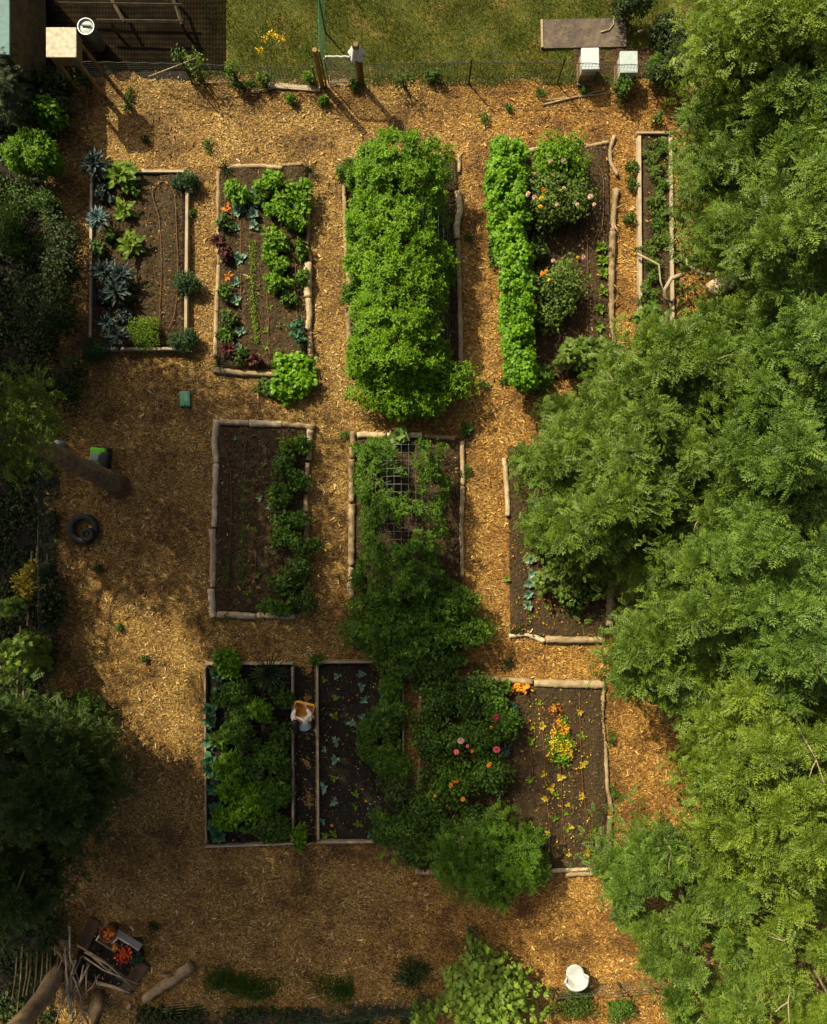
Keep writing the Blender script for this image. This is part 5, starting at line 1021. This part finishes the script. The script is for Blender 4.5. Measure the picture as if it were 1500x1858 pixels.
for i in range(24):
    x = gl[0]+(gr[0]-gl[0])*(i+.5)/24; g.tube([(x, gl[1]-.003, .1), (x, gl[1]-.003, H-.02)], .004, 4)
for z in np.arange(.15, H-.03, .06): g.tube([(gl[0]+.02, gl[1], z), (gr[0]-.02, gr[1], z)], .004, 4)
g.obj('mesh', M['wire'], o, b)
def post(label, u, v, H, r=.066):
    p = W(u, v); g = Geo(); rg = np.random.default_rng(u); g.tube([p+np.array([0, 0, -.1]), p+np.array([0, 0, H*.5]), p+np.array([0, 0, H])], [r, r*.98, r*.95], 12, 0, .03, rg)
    return tag(g.obj('gate_post', M['post'], None, p), label, 'post', 'gate posts')
post('left wooden gate post with a bare top', 585, 158, 1.62)
post('right wooden gate post with white cloth near its top', 654, 153, 1.72)
p = W(654, 153); g = Geo(); rg = np.random.default_rng(4)
prof = [(.10, 1.66), (.125, 1.58), (.16, 1.45), (.20, 1.33)]
V = []; seg = 20
for r, z in prof:
    for k in range(seg):
        t = 6.2832*k/seg; rr = r*(1+(r-.09)*2.2*math.sin(t*5)); V.append((p[0]+rr*math.cos(t), p[1]-.02+rr*math.sin(t), z))
g.faces(V, [[i*seg+k, i*seg+(k+1) % seg, (i+1)*seg+(k+1) % seg, (i+1)*seg+k] for i in range(3) for k in range(seg)])
tag(g.obj('cloth', M['cloth'], None, (p[0], p[1], 1.3), True), 'white cloth tied round the top of the right gate post', 'cloth')
# plank at the fence foot, canes, sticks
def stickl(label, p, q, r=.018, h=.04, mat='deadwood', name='cane', group='canes and sticks by the fences', h2=None):
    return stick(label, [p, ((p[0]+q[0])/2+1, (p[1]+q[1])/2), q], r, [h, (h+(h2 or h))/2, h2 or h], mat, name, 'stick', group)
g = Geo(); a, c = W(485, 152, .1), W(580, 160, .1); board_between(g, a, c, .14, .07); tag(g.obj('plank', M['board'], None, a*[1, 1, 0]), 'grey plank lying at the foot of the fence left of the gate', 'plank')
stickl('long bamboo cane slanting across the fence near the box', (270, 139), (356, 105), .02, .3, h2=1.2)
stickl('pale thin cane lying along the fence foot', (352, 151), (440, 148)); stickl('pale stick crossing below the grey plank', (452, 167), (535, 154), .022); stickl('thin dark stick below the grey plank', (400, 180), (424, 172), .02, mat='twig')
stickl('longer stick of the two right of the gate under the fence', (985, 190), (1100, 162), .03, mat='deadwood'); stickl('upper thin stick right of the gate under the fence', (990, 182), (1135, 166), .018)
stickl('short cane across the fallen leaves at the bottom fence', (557, 1812), (604, 1801), .02, .03); stickl('short pale cane left of another at the bottom fence', (462, 1800), (482, 1796), .018, .03)
for i in range(6):
    stickl('thin yellow cane in the bundle along the bottom fence', (275+i*6, 1846-i*5), (400+i*8, 1838-i*7), .013, .04+.012*i, 'stake', 'cane', 'bundle of canes at the bottom fence')
# square box on legs
o = thing('raised_box', 'square pale box on tall wooden legs above the dark shrub', 'box', W(160, 155)); b = np.array(o.location); c = W(111, 77, 1.85)
g = Geo(); g.box((c[0], c[1], 1.84), (.77, .76, .045), 0, bev=.018); g.obj('lid', M['boxtop'], o, b)
g = Geo(); g.box((c[0], c[1], 1.62), (.68, .67, .39), 0, bev=.01); g.obj('box_body', M['hivebody'], o, b)
for sx in (-1, 1):
    for sy in (-1, 1):
        g = Geo(); q = (c[0]+sx*.26, c[1]+sy*.26); g.tube([(q[0]+sx*.05, q[1]+sy*.05, 0), (q[0], q[1], 1.45)], [.055, .05], 8); g.obj('leg', M['post'], o, b)
# metal tub
o = thing('metal_tub', 'round shiny metal tub with a dark bar across it', 'tub', W(160, 62)); c = W(155, 47, .9); b = np.array([c[0], c[1], 0]); o.location = b
g = Geo(); g.lathe((c[0], c[1], 0), [(.16, 0), (.19, .05), (.215, .8), (.235, .86), (.235, .89), (.20, .89), (.19, .82), (.02, .80)], 28); g.obj('tub_body', M['steel'], o, b, True)
g = Geo(); g.lathe((c[0], c[1], .845), [(.183, -.01), (.17, .0), (.01, .012)], 24); g.obj('water', M['hive2'], o, b, True)
g = Geo(); g.box((c[0]+.01, c[1]+.02, .885), (.26, .045, .03), -.08, bev=.008); g.obj('handle', M['black'], o, b)
# black woven ground fabric with a timber frame lying over it
o = thing('ground_fabric', 'black woven ground fabric spread in the top left corner', 'ground fabric', W(250, 128)); b = np.array(o.location)
x0, x1, y0, y1 = W(40, 0)[0], W(409, 0)[0], W(0, 128)[1], 17.5
g = Geo(); ny, nx = 60, 80; X, Y = np.meshgrid(np.linspace(x0, x1, nx), np.linspace(y0, y1, ny)); Y[0] += np.random.default_rng(4).normal(size=nx)*.02
Z = gz(X, Y)+.05+.010*np.sin(X*5+Y*2)*np.sin(Y*4)
i = (np.arange(nx-1)[None, :]+np.arange(ny-1)[:, None]*nx).ravel(); g.add(np.stack([X.ravel(), Y.ravel(), Z.ravel()], 1), np.stack([i, i+1, i+1+nx, i+nx], 1).ravel(), np.full(len(i), 4)); g.obj('sheet', M['fabric'], o, b, True)
o = thing('timber_frame', 'dark open timber frame standing over the black fabric', 'frame', W(230, 40)); b = np.array(o.location); H = .55
def beam(p, q, w=.07):
    g = Geo(); p = np.array(p); q = np.array(q); g.tube([p, q], w/2*1.3, 4); g.obj('beam', M['darkbeam'], o, b)
for u0, v0, u1, v1 in ((100, 6, 330, 9), (175, 37, 332, 39), (192, -20, 225, 40), (308, -20, 330, 44)): beam(W(u0, v0, H), W(u1, v1, H+.01))
for u, v in ((200, 40), (328, 40), (196, -15), (312, -15)):
    q = W(u, v, H); g = Geo(); g.box((q[0], q[1], H/2-.03), (.06, .06, H-.06), 0, bev=.005); g.obj('leg', M['darkbeam'], o, b)
# shed at the far corner
o = thing('garden_shed', 'blue green roofed shed at the top left edge', 'shed', W(-60, 40)); b = np.array(o.location); c = W(-60, 20, 2.2)
xr = W(14, 0, 2.2)[0]; yb = W(0, 96, 2.2)[1]
g = Geo(); g.box((xr-1.25, yb+1.6, 1.05), (2.2, 3.0, 2.1), 0, bev=.01); g.obj('wall', M['stake'], o, b)
g = Geo(); g.box((xr-1.2, yb+1.6, 2.17), (2.4, 3.2, .07), 0, bev=.01, tilt=(0, .06)); g.obj('roof', M['teal'], o, b)
# beehives
def hive(label, u, v, mat, rz):
    c = W(u, v, .75); o = thing('beehive', label, 'beehive', (c[0], c[1], 0), 'beehives on the lawn'); b = np.array(o.location)
    g = Geo(); g.box((c[0], c[1], .70), (.47, .58, .10), rz, bev=.012); g.obj('roof', M[mat], o, b)
    g = Geo(); g.box((c[0], c[1], .53), (.41, .51, .23), rz, bev=.006); g.obj('super_box', M['white'], o, b)
    g = Geo(); g.box((c[0], c[1], .27), (.42, .52, .28), rz, bev=.006); g.obj('brood_box', M['hivebody'], o, b)
    g = Geo(); g.box((c[0], c[1]-.03, .10), (.44, .62, .05), rz, bev=.006); g.obj('floor_board', M['hivebody'], o, b)
    for sx in (-.17, .17):
        for sy in (-.2, .2):
            g = Geo(); g.box((c[0]+sx, c[1]+sy, .04), (.06, .06, .08), rz); g.obj('foot', M['stake'], o, b)
hive('whiter beehive on the left of the pair', 1071, 106, 'hive', .02); hive('greyer worn beehive on the right of the pair', 1141, 112, 'hive2', .01)
# old board on the lawn
o = thing('old_board', 'long dark weathered board lying on the lawn above the beehives', 'board', W(1058, 64)); b = np.array(o.location)
g = Geo(); g.box((b[0], b[1], .06), (2.36, .80, .07), .02, bev=.008); g.obj('panel', M['slab'], o, b)
g = Geo(); g.box((b[0]-1.17, b[1]-.02, .085), (.06, .78, .08), .02, bev=.008); g.obj('edge_batten', M['slabedge'], o, b)
stick('thin curved twig lying on the old board', [(1090, 58), (1105, 54), (1113, 44), (1114, 30)], .02, [.12, .12, .12, .12]); stick('short white stick right of the old board', [(1157, 58), (1171, 54)], .035, [.08, .08], 'palelog')
# the bare earth by the hives
soil('hivepatch', [(1036, 88), (1182, 84), (1190, 142), (1040, 148)], .05, 'brown', 'bare_earth')

# ------------------------------------------------------------------ stakes at the left edge
rg = np.random.default_rng(31)
for i, (u, v0, v1, h, lab) in enumerate([(52, 985, 1135, 1.3, 'first stake from the top in the old fence'), (62, 975, 1120, 1.4, 'second stake with a pale cut top'), (80, 990, 1130, 1.2, 'third stake in the shade beside the second'), (32, 1120, 1290, 1.5, 'thick paler stake of the lower group'), (43, 1130, 1280, 1.2, 'thin stake right of the thick paler one'), (63, 1240, 1300, .8, 'short dark stake of the lower group')]):
    p = W(u+8, v0+15, .05); q = W(u, v1, h*.25); w = .07 if i != 3 else .11
    g = Geo(); d = q-p; L_ = np.linalg.norm(d); g.box((0, 0, L_/2), (w, .05, L_), 0, bev=.006)
    ob = tag(g.obj('fence_stake', M['stake']), 'old wooden stake, '+lab, 'stake', 'old stakes at the left edge')
    ob.location = p+np.array([0, 0, .05]); ob.rotation_euler = Vector(d).to_track_quat('Z', 'X').to_euler()
stickl('thin red stick on the chips left of the sunlit patch', (90, 1250), (152, 1234), .022, .06, 'redpl', 'red_stick', None)
stickl('grey cane below the thin red stick', (80, 1262), (140, 1268), .014, .06, 'twig')

# ------------------------------------------------------------------ brush pile, logs bottom left
o = thing('leaning_trunk', 'thick curving bark trunk at the bottom left corner', 'trunk', W(110, 1765)); b = np.array(o.location)
g = Geo(); g.tube([W(112, 1758, .15), W(98, 1775, .5), W(78, 1810, 1.1), W(45, 1848, 1.8), W(15, 1875, 2.4)], [.24, .25, .24, .22, .2], 14, 0, .05, rg); g.obj('trunk', M['log'], o, b, True)
o = thing('sawn_trunk', 'upright sawn trunk beside the brush pile at the bottom edge', 'trunk', W(178, 1800)); b = np.array(o.location)
g = Geo(); g.tube([W(178, 1806, .1), W(174, 1835, .6), W(170, 1880, 1.2)], [.19, .18, .18], 14, 0, .05, rg); g.obj('trunk', M['log'], o, b, True)
log('knotty fallen log near the flower trough', [(258, 1818), (290, 1795), (320, 1775), (346, 1755)], .13, .15, 'log', 'fallen_log', 'log', None, twig=[(.7, 2.2, .5)])
stick('palest stick lying right of the brush pile', [(175, 1783), (205, 1790), (236, 1802)], .055, [.12, .12, .1], 'palelog')
SP = [((85, 1690), (130, 1720)), ((126, 1680), (128, 1760)), ((88, 1715), (118, 1752)), ((120, 1710), (140, 1770)), ((140, 1715), (228, 1775)), ((150, 1735), (235, 1778)), ((152, 1750), (132, 1795)), ((162, 1750), (138, 1800)), ((180, 1768), (150, 1805)), ((118, 1730), (128, 1820)), ((125, 1740), (108, 1830)), ((130, 1800), (128, 1850)), ((140, 1810), (160, 1858)), ((145, 1825), (150, 1858)), ((105, 1720), (122, 1725)), ((118, 1760), (126, 1828))]
SP += [((p[0]+rg.normal()*9, p[1]+rg.normal()*9), (q[0]+rg.normal()*14, q[1]+rg.normal()*14)) for p, q in SP]
for i, (p, q) in enumerate(SP):
    stick('grey brown stick tangled in the brush pile', [p, ((p[0]+q[0])/2+rg.normal()*3, (p[1]+q[1])/2+rg.normal()*3), (q[0]+(q[0]-p[0])*.18, q[1]+(q[1]-p[1])*.18)], rg.uniform(.02, .036), [.15+.3*rg.random(), .45+.15*rg.random(), .15+.4*rg.random()], 'deadwood' if i % 2 else 'log', 'stick', 'stick', 'sticks of the brush pile')
for i in range(9):
    u = 25+i*9+rg.normal()*2; stick('upright cane in the row at the left of the brush pile', [(u+6, 1725+rg.uniform(-15, 15)), (u+3, 1770), (u-4, 1815+rg.uniform(-10, 25))], .03, [.1, .6, 1.1], 'stake', 'cane', 'stick', 'row of canes left of the brush pile')
stick('small pale stick on the chips above the flower trough', [(186, 1620), (196, 1632)], .022, [.04, .04], 'palelog'); stick('brown forked stick left of the small pale stick', [(146, 1630), (152, 1640), (159, 1657)], .02, [.04, .05, .04])
g = Geo(); c = W(234, 1825, .06); g.box(c, (.10, .16, .09), -.5, bev=.01); tag(g.obj('brick', plain('pale_brick', (.45, .25, .17), .8), None, (c[0], c[1], 0)), 'small pinkish brick below the palest stick', 'brick')
for i, (p, q, lab) in enumerate((((148, 1722), (172, 1668), 'brown old board left of the flower trough'), ((225, 1800), (262, 1748), 'brown old board right of the flower trough'))):
    g = Geo(); a, c = W(*p, .1), W(*q, .1); d = c-a; L_ = np.linalg.norm(d); g.box((0, 0, .03), (L_, .34, .045), 0, bev=.008)
    ob = tag(g.obj('old_plank', M['darkbrown']), lab, 'board', 'brown boards by the trough'); ob.location = ((a+c)/2)*[1, 1, 0]+np.array([0, 0, .06]); ob.rotation_euler.z = math.atan2(d[1], d[0])
# flower trough with pots
ta, tc_ = W(184, 1690, .35), W(247, 1730, .35); d = tc_-ta; ang = math.atan2(d[1], d[0]); mid = (ta+tc_)/2; L_ = np.linalg.norm(d[:2]); nrmv = np.array([math.sin(ang), -math.cos(ang), 0])
o = thing('flower_trough', 'white edged trough holding the pots of red and orange flowers', 'trough', (mid[0], mid[1], 0)); b = np.array(o.location); cw = mid+nrmv*.17
g = Geo(); g.box((cw[0], cw[1], .03), (L_, .40, .05), ang, bev=.006); g.obj('base', M['trough'], o, b)
for s_ in (-.21, .21):
    g = Geo(); q = cw+nrmv*s_; g.box((q[0], q[1], .14), (L_+.04, .05, .26 if s_ < 0 else .16), ang, bev=.008); g.obj('long_side', M['trough'] if s_ < 0 else M['stake'], o, b)
for s_ in (-.5, .5):
    g = Geo(); q = cw+np.array([math.cos(ang), math.sin(ang), 0])*(L_*s_); g.box((q[0], q[1], .16), (.04, .36, .24), ang, bev=.006); g.obj('end_side', M['trough'], o, b)
def pot(label, u, v, r, z, mat, content, name='flower_pot', cat='flower pot', n=60):
    c = W(u, v, z); o = thing(name, label, cat, (c[0], c[1], .06), 'pots in the trough'); b = np.array(o.location); rg = np.random.default_rng(u)
    g = Geo(); g.lathe((c[0], c[1], .06), [(r*.75, 0), (r, z-.12), (r*1.08, z-.10), (r*1.08, z-.06), (r*.9, z-.07), (r*.85, z-.12), (.01, z-.12)], 22); g.obj('pot', M[mat], o, b, True)
    g = Geo()
    if content == 'fruit':
        for i in range(26):
            a = rg.random()*6.28; q = r*.72*rg.random()**.5; bm = bmesh.new(); bmesh.ops.create_icosphere(bm, subdivisions=2, radius=rg.uniform(.03, .042)); bm.verts.index_update()
            V = np.array([v_.co[:] for v_ in bm.verts])+np.array([c[0]+q*math.cos(a), c[1]+q*math.sin(a), z-.07+.05*rg.random()]); g.faces(V, [[w.index for w in f.verts] for f in bm.faces]); bm.free()
        g.obj('fruit', M['tomato'], o, b, True)
    else:
        cloud(g, TO if content != 'herb' else TS, np.array([[c[0], c[1], z+.02]]), np.array([r*1.1, r*1.1, .11]), n, .085 if content != 'herb' else .06, rg, shell=.2); g.obj('flower' if content != 'herb' else 'foliage', M[content], o, b)
pot('amber bowl of small orange tomatoes at the upper end of the trough', 195, 1696, .22, .40, 'amber', 'fruit', 'bowl', 'bowl')
pot('small pot with yellow orange petals in the middle of the trough', 211, 1717, .10, .36, 'black', 'orangefl', n=36)
pot('pot of red orange flowers near the lower end of the trough', 224, 1733, .23, .40, 'black', 'redfl', n=190)
pot('pot of fine dark green herb at the lower end of the trough', 247, 1739, .17, .32, 'black', 'herb', n=420)

# ------------------------------------------------------------------ small things
# green valve lid
o = thing('box_lid', 'green plastic lid set in the chips above the bare log bed', 'lid', W(336, 724)); b = np.array(o.location)
g = Geo(); g.box((b[0], b[1], .045), (.29, .42, .05), .03, bev=.022); g.obj('cover', M['greenlid'], o, b, True)
g = Geo(); g.box((b[0], b[1], .03), (.32, .45, .05), .03, bev=.02); g.obj('rim', plain('dark_green_rim', (.03, .09, .05), .6), o, b)
g = Geo(); g.box((b[0]+.01, b[1]-.19, .072), (.03, .05, .012), .03, bev=.003); g.obj('notch', M['black'], o, b)
# tyres
def tyre(label, u, v, Rr, r, z):
    c = W(u, v, z); seg, ring = 40, 14; V = []
    for i in range(seg):
        t = 6.28318*i/seg
        for k in range(ring):
            p = 6.28318*k/ring; rr = Rr+r*math.copysign(abs(math.cos(p))**.7, math.cos(p))*(1+.05*(i % 2)*(math.cos(p) > .3)); V.append((c[0]+rr*math.cos(t), c[1]+rr*math.sin(t), z+r*.8*math.copysign(abs(math.sin(p))**.7, math.sin(p))))
    F = [[i*ring+k, ((i+1) % seg)*ring+k, ((i+1) % seg)*ring+(k+1) % ring, i*ring+(k+1) % ring] for i in range(seg) for k in range(ring)]
    return tag(Geo().faces(V, F).obj('rubber_ring', M['black'], None, (c[0], c[1], 0)), label, 'tyre', 'old black tyres')
tyre('large black tyre lying on the shaded chips', 151, 960, .34, .09, .09); tyre('small black tyre lying inside the large one', 158, 970, .135, .06, .20)
# lime green garden machine
o = thing('lawn_mower', 'lime green and black mower beside the leaning trunk', 'mower', W(186, 834)); b = np.array(o.location); rz = -.12
def loc_(x, y, z): return (b[0]+x*math.cos(rz)-y*math.sin(rz), b[1]+x*math.sin(rz)+y*math.cos(rz), z)
g = Geo(); g.box(loc_(-.02, .08, .26), (.42, .46, .18), rz, bev=.05); g.obj('deck', M['limepaint'], o, b, True)
g = Geo(); g.box(loc_(-.04, .02, .38), (.24, .20, .10), rz, bev=.03); g.obj('motor_cover', M['greypl'], o, b, True)
g = Geo(); g.box(loc_(.22, -.02, .30), (.26, .44, .26), rz, bev=.07); g.obj('grass_bag', M['black'], o, b, True)
for x, y in ((-.18, .30), (.16, .30), (-.18, -.16), (.16, -.16)):
    g = Geo(); p = loc_(x, y, .1); g.tube([(p[0]-.0, p[1]-.025, .1), (p[0], p[1]+.025, .1)], .1, 16); g.obj('wheel', M['black'], o, b)
g = Geo(); g.tube([loc_(-.2, -.1, .3), loc_(-.34, -.06, .55), loc_(-.36, .14, .55), loc_(-.2, .18, .3)], .014, 6); g.obj('handle', M['redpl'], o, b)
# pale can by the trunk
o = thing('watering_can', 'small pale watering can behind the leaning trunk', 'watering can', W(111, 806)); b = np.array(o.location)
g = Geo(); g.lathe((b[0], b[1], 0), [(.10, 0), (.11, .02), (.10, .26), (.07, .30), (.05, .30)], 18); g.obj('can_body', M['hive2'], o, b, True)
g = Geo(); g.tube([(b[0]-.08, b[1]-.03, .08), (b[0]-.2, b[1]-.09, .26), (b[0]-.24, b[1]-.11, .34)], [.025, .016, .028], 8); g.obj('spout', M['hive2'], o, b)
g = Geo(); g.tube([(b[0]+.08, b[1]+.02, .26), (b[0]+.18, b[1]+.05, .2), (b[0]+.1, b[1]+.03, .06)], .012, 6); g.obj('handle', M['hive2'], o, b)
# white plastic chair
cb = W(1043, 1768, .42); o = thing('plastic_chair', 'white plastic garden chair with round seat at the bottom fence', 'chair', (cb[0], cb[1], 0)); b = np.array(o.location); rz = math.pi+.22
def cl(x, y, z): return (b[0]+x*math.cos(rz)-y*math.sin(rz), b[1]+x*math.sin(rz)+y*math.cos(rz), z)
g = Geo(); g.lathe((b[0], b[1]+.03, .40), [(.21, 0), (.245, .012), (.245, .035), (.22, .045), (.15, .030), (.01, .026)], 30); g.obj('seat', M['white'], o, b, True)
# backrest: curved panel behind the seat (towards the bottom of the picture), flowing into the arms
V = []; F = []; ns = 16
for i in range(ns+1):
    t = -1.35+2.7*i/ns
    for z, rr in ((.43, .19), (.58, .215), (.70, .24), (.735, .275), (.72, .315), (.68, .325), (.58, .285), (.43, .225)):
        dz = .16*max(0, abs(t)-.75)*(z > .5); V.append(cl(rr*math.sin(t)*1.06, rr*math.cos(t)*.86, z-dz))
for i in range(ns):
    for k in range(7): F.append((i*8+k, (i+1)*8+k, (i+1)*8+k+1, i*8+k+1))
g = Geo(); g.faces(V, F); g.obj('backrest', M['white'], o, b, True)
for sx in (-1, 1):
    g = Geo(); g.tube([cl(sx*.30, .10, .59), cl(sx*.31, .03, .59), cl(sx*.28, -.01, .55)], [.035, .04, .03], 8, flat=.6); g.obj('armrest', M['white'], o, b, True)
    for sy in (-1, 1):
        g = Geo(); g.tube([cl(sx*.13, sy*.06+.03, 0), cl(sx*.14, sy*.09, .41)], [.02, .026], 8); g.obj('leg', M['white'], o, b, True)
    g = Geo(); g.tube([cl(sx*.21, .0, .42), cl(sx*.27, .0, .55)], [.02, .02], 8); g.obj('arm_support', M['white'], o, b, True)

# ------------------------------------------------------------------ person with basket
def skin_mesh(verts, edges, radii, root, sub=2):
    me = bpy.data.meshes.new('tmp'); me.from_pydata([tuple(v) for v in verts], edges, []); ob = bpy.data.objects.new('tmp', me); COL.objects.link(ob)
    ob.modifiers.new('s', 'SKIN'); 
    if not me.skin_vertices: 
        bpy.context.view_layer.objects.active = ob; bpy.ops.mesh.customdata_skin_add()
    for i, r in enumerate(radii):
        me.skin_vertices[0].data[i].radius = r if isinstance(r, tuple) else (r, r); me.skin_vertices[0].data[i].use_root = (i == root)
    if sub: m = ob.modifiers.new('u', 'SUBSURF'); m.levels = sub; m.render_levels = sub
    dg = bpy.context.evaluated_depsgraph_get(); ev = ob.evaluated_get(dg); t = ev.to_mesh()
    V = [v.co[:] for v in t.vertices]; F = [list(p.vertices) for p in t.polygons]; ev.to_mesh_clear(); bpy.data.objects.remove(ob); bpy.data.meshes.remove(me)
    return V, F
hip = W(556, 1321, .92); chest = W(547, 1312, 1.30); neck = W(541, 1310, 1.44); head = W(536, 1311, 1.53); hand_r = W(555, 1283, .98); elb = W(563, 1297, 1.08)
sh_r = W(553, 1309, 1.33); sh_l = W(533, 1303, 1.33); elb_l = W(531, 1298, 1.06); hand_l = W(536, 1286, .93)
base = np.array([hip[0]+.02, hip[1]+.03, 0.0]); person = thing('person', 'person in a white shirt and black trousers holding a wicker basket between two plank beds', 'person', base)
kn_r = np.array([hip[0]+.09, hip[1]+.06, .50]); an_r = np.array([hip[0]+.05, hip[1]-.10, .09]); to_r = an_r+np.array([.02, .20, -.05])
kn_l = np.array([hip[0]-.08, hip[1]+.12, .50]); an_l = np.array([hip[0]-.10, hip[1]+.06, .09]); to_l = an_l+np.array([-.03, .20, -.05])
hp_r = hip+np.array([.09, 0, -.06]); hp_l = hip+np.array([-.09, 0, -.06]); belly = (hip+chest)/2
V = [hip, belly, chest, neck, head, head+np.array([-.01, .05, .10]), sh_r, elb, hand_r, sh_l, elb_l, hand_l, hp_r, kn_r, an_r, to_r, hp_l, kn_l, an_l, to_l, head+np.array([-.02, .12, -.01])]
E = [(0, 1), (1, 2), (2, 3), (3, 4), (4, 5), (2, 6), (6, 7), (7, 8), (2, 9), (9, 10), (10, 11), (0, 12), (12, 13), (13, 14), (14, 15), (0, 16), (16, 17), (17, 18), (18, 19), (4, 20)]
Rr = [(.14, .11), (.125, .10), (.15, .11), .055, .095, .075, .06, .042, .030, .06, .042, .030, .085, .058, .042, .035, .085, .058, .042, .035, .02]
def fingers(V, E, Rr, hi, hand, fwd, side):
    fwd = fwd/np.linalg.norm(fwd); side = side/np.linalg.norm(side); V.append(hand+fwd*.07); pi_ = len(V)-1; E.append((hi, pi_)); Rr.append(.032)
    for k, L_ in zip((-1.5, -.5, .5, 1.5), (.062, .075, .07, .055)):
        p = hand+fwd*.085+side*k*.02; q = p+fwd*L_*.5+np.array([0, 0, -.015]); r_ = q+fwd*L_*.2+np.array([0, 0, -L_*.5])
        i = len(V); V.extend([p, q, r_]); E.extend([(pi_, i), (i, i+1), (i+1, i+2)]); Rr.extend([.0095, .009, .008])
    p = hand+fwd*.03+side*-.04; q = p+fwd*.03+np.array([0, 0, -.03]); i = len(V); V.extend([p, q]); E.extend([(hi, i), (i, i+1)]); Rr.extend([.011, .009])
fingers(V, E, Rr, 8, hand_r, hand_r-elb, np.array([1.0, .2, 0])); fingers(V, E, Rr, 11, hand_l, hand_l-elb_l, np.array([-1.0, .2, 0]))
bv, bf = skin_mesh(V, E, Rr, 0); Geo().faces(bv, bf).obj('body', M['skin'], person, base, True)
sv, sf = skin_mesh([hip+np.array([0, 0, -.05]), belly, chest, neck-np.array([0, 0, .05]), sh_r, elb, hand_r*.82+elb*.18, sh_l, elb_l, hand_l*.82+elb_l*.18], [(0, 1), (1, 2), (2, 3), (2, 4), (4, 5), (5, 6), (2, 7), (7, 8), (8, 9)], [(.18, .145), (.165, .135), (.18, .14), .075, .085, .066, .046, .085, .066, .046], 0)
rgp = np.random.default_rng(2); sv = np.array(sv); sv += (np.sin(sv[:, [1]]*55+sv[:, [2]]*40)*.006)*np.array([1, .4, .6]); Geo().faces(sv, sf).obj('shirt', M['shirt'], person, base, True)
tv, tf = skin_mesh([hip+np.array([0, 0, -.02]), hp_r, kn_r, an_r+np.array([0, 0, .05]), hp_l, kn_l, an_l+np.array([0, 0, .05])], [(0, 1), (1, 2), (2, 3), (0, 4), (4, 5), (5, 6)], [(.165, .13), .105, .078, .062, .105, .078, .062], 0); Geo().faces(tv, tf).obj('trousers', M['trouser'], person, base, True)
hv, hf = skin_mesh([head+np.array([-.01, .085, .045]), head+np.array([0, .01, .09]), head+np.array([0, -.07, .06]), head+np.array([.0, -.14, .0]), head+np.array([.02, -.23, -.06]), head+np.array([.03, -.31, -.13])], [(0, 1), (1, 2), (2, 3), (3, 4), (4, 5)], [.10, .135, .125, .115, .10, .05], 0); Geo().faces(hv, hf).obj('hair', M['hair'], person, base, True)
for sx, an, to in ((1, an_r, to_r), (-1, an_l, to_l)):
    fv, ff = skin_mesh([an+np.array([0, -.04, -.03]), an+np.array([0, .05, -.04]), to], [(0, 1), (1, 2)], [.05, .052, .042], 0); Geo().faces(fv, ff).obj('shoe', M['trough'], person, base, True)
for sx in (-1, 1):
    p = head+np.array([sx*.035, .088, .02]); bm = bmesh.new(); bmesh.ops.create_icosphere(bm, subdivisions=2, radius=.013); bm.verts.index_update(); Geo().faces(np.array([v_.co[:] for v_ in bm.verts])+p, [[w.index for w in f.verts] for f in bm.faces]).obj('eye', M['hair'], person, base, True); bm.free()
# basket
bc = W(551, 1289, .88); ang = math.atan2(-9, 35); o = thing('wicker_basket', 'yellow brown wicker basket held by the person', 'basket', (bc[0], bc[1], .72)); b = np.array([bc[0], bc[1], .72])
def bl(x, y, z): return np.array([b[0]+x*math.cos(ang)-y*math.sin(ang), b[1]+x*math.sin(ang)+y*math.cos(ang), z])
w2, h2 = .255, .195
rng = np.random.default_rng(5); g = Geo()
cor = [(-w2, h2), (w2, h2), (w2, -h2), (-w2, -h2)]
for z in np.arange(.735, .95, .024):
    k = .86+.14*(z-.72)/.23; pts = []
    for (ax, ay), (bx, by) in zip(cor, cor[1:]+cor[:1]):
        for s_ in np.linspace(0, 1, 12)[:-1]: pts.append(bl((ax+(bx-ax)*s_)*k+.004*math.sin(s_*34+z*130), (ay+(by-ay)*s_)*k+.004*math.sin(s_*34+z*130), z))
    pts.append(pts[0]); g.tube(pts, .013, 5, cap=False)
g.obj('side', M['wicker'], o, b)
g = Geo(); g.tube([bl(x*1.02, y*1.02, .955) for x, y in cor+[cor[0]]], .022, 7); g.obj('rim', M['wicker'], o, b)
g = Geo(); g.box(bl(0, 0, .73), (w2*1.7, h2*1.7, .02), ang); 
for i in range(10): g.tube([bl(-w2*.85, -h2*.8+i*h2*.18, .743), bl(w2*.85, -h2*.8+i*h2*.18, .743)], .010, 5)
g.obj('base', M['wicker'], o, b)
bpy.context.view_layer.update()
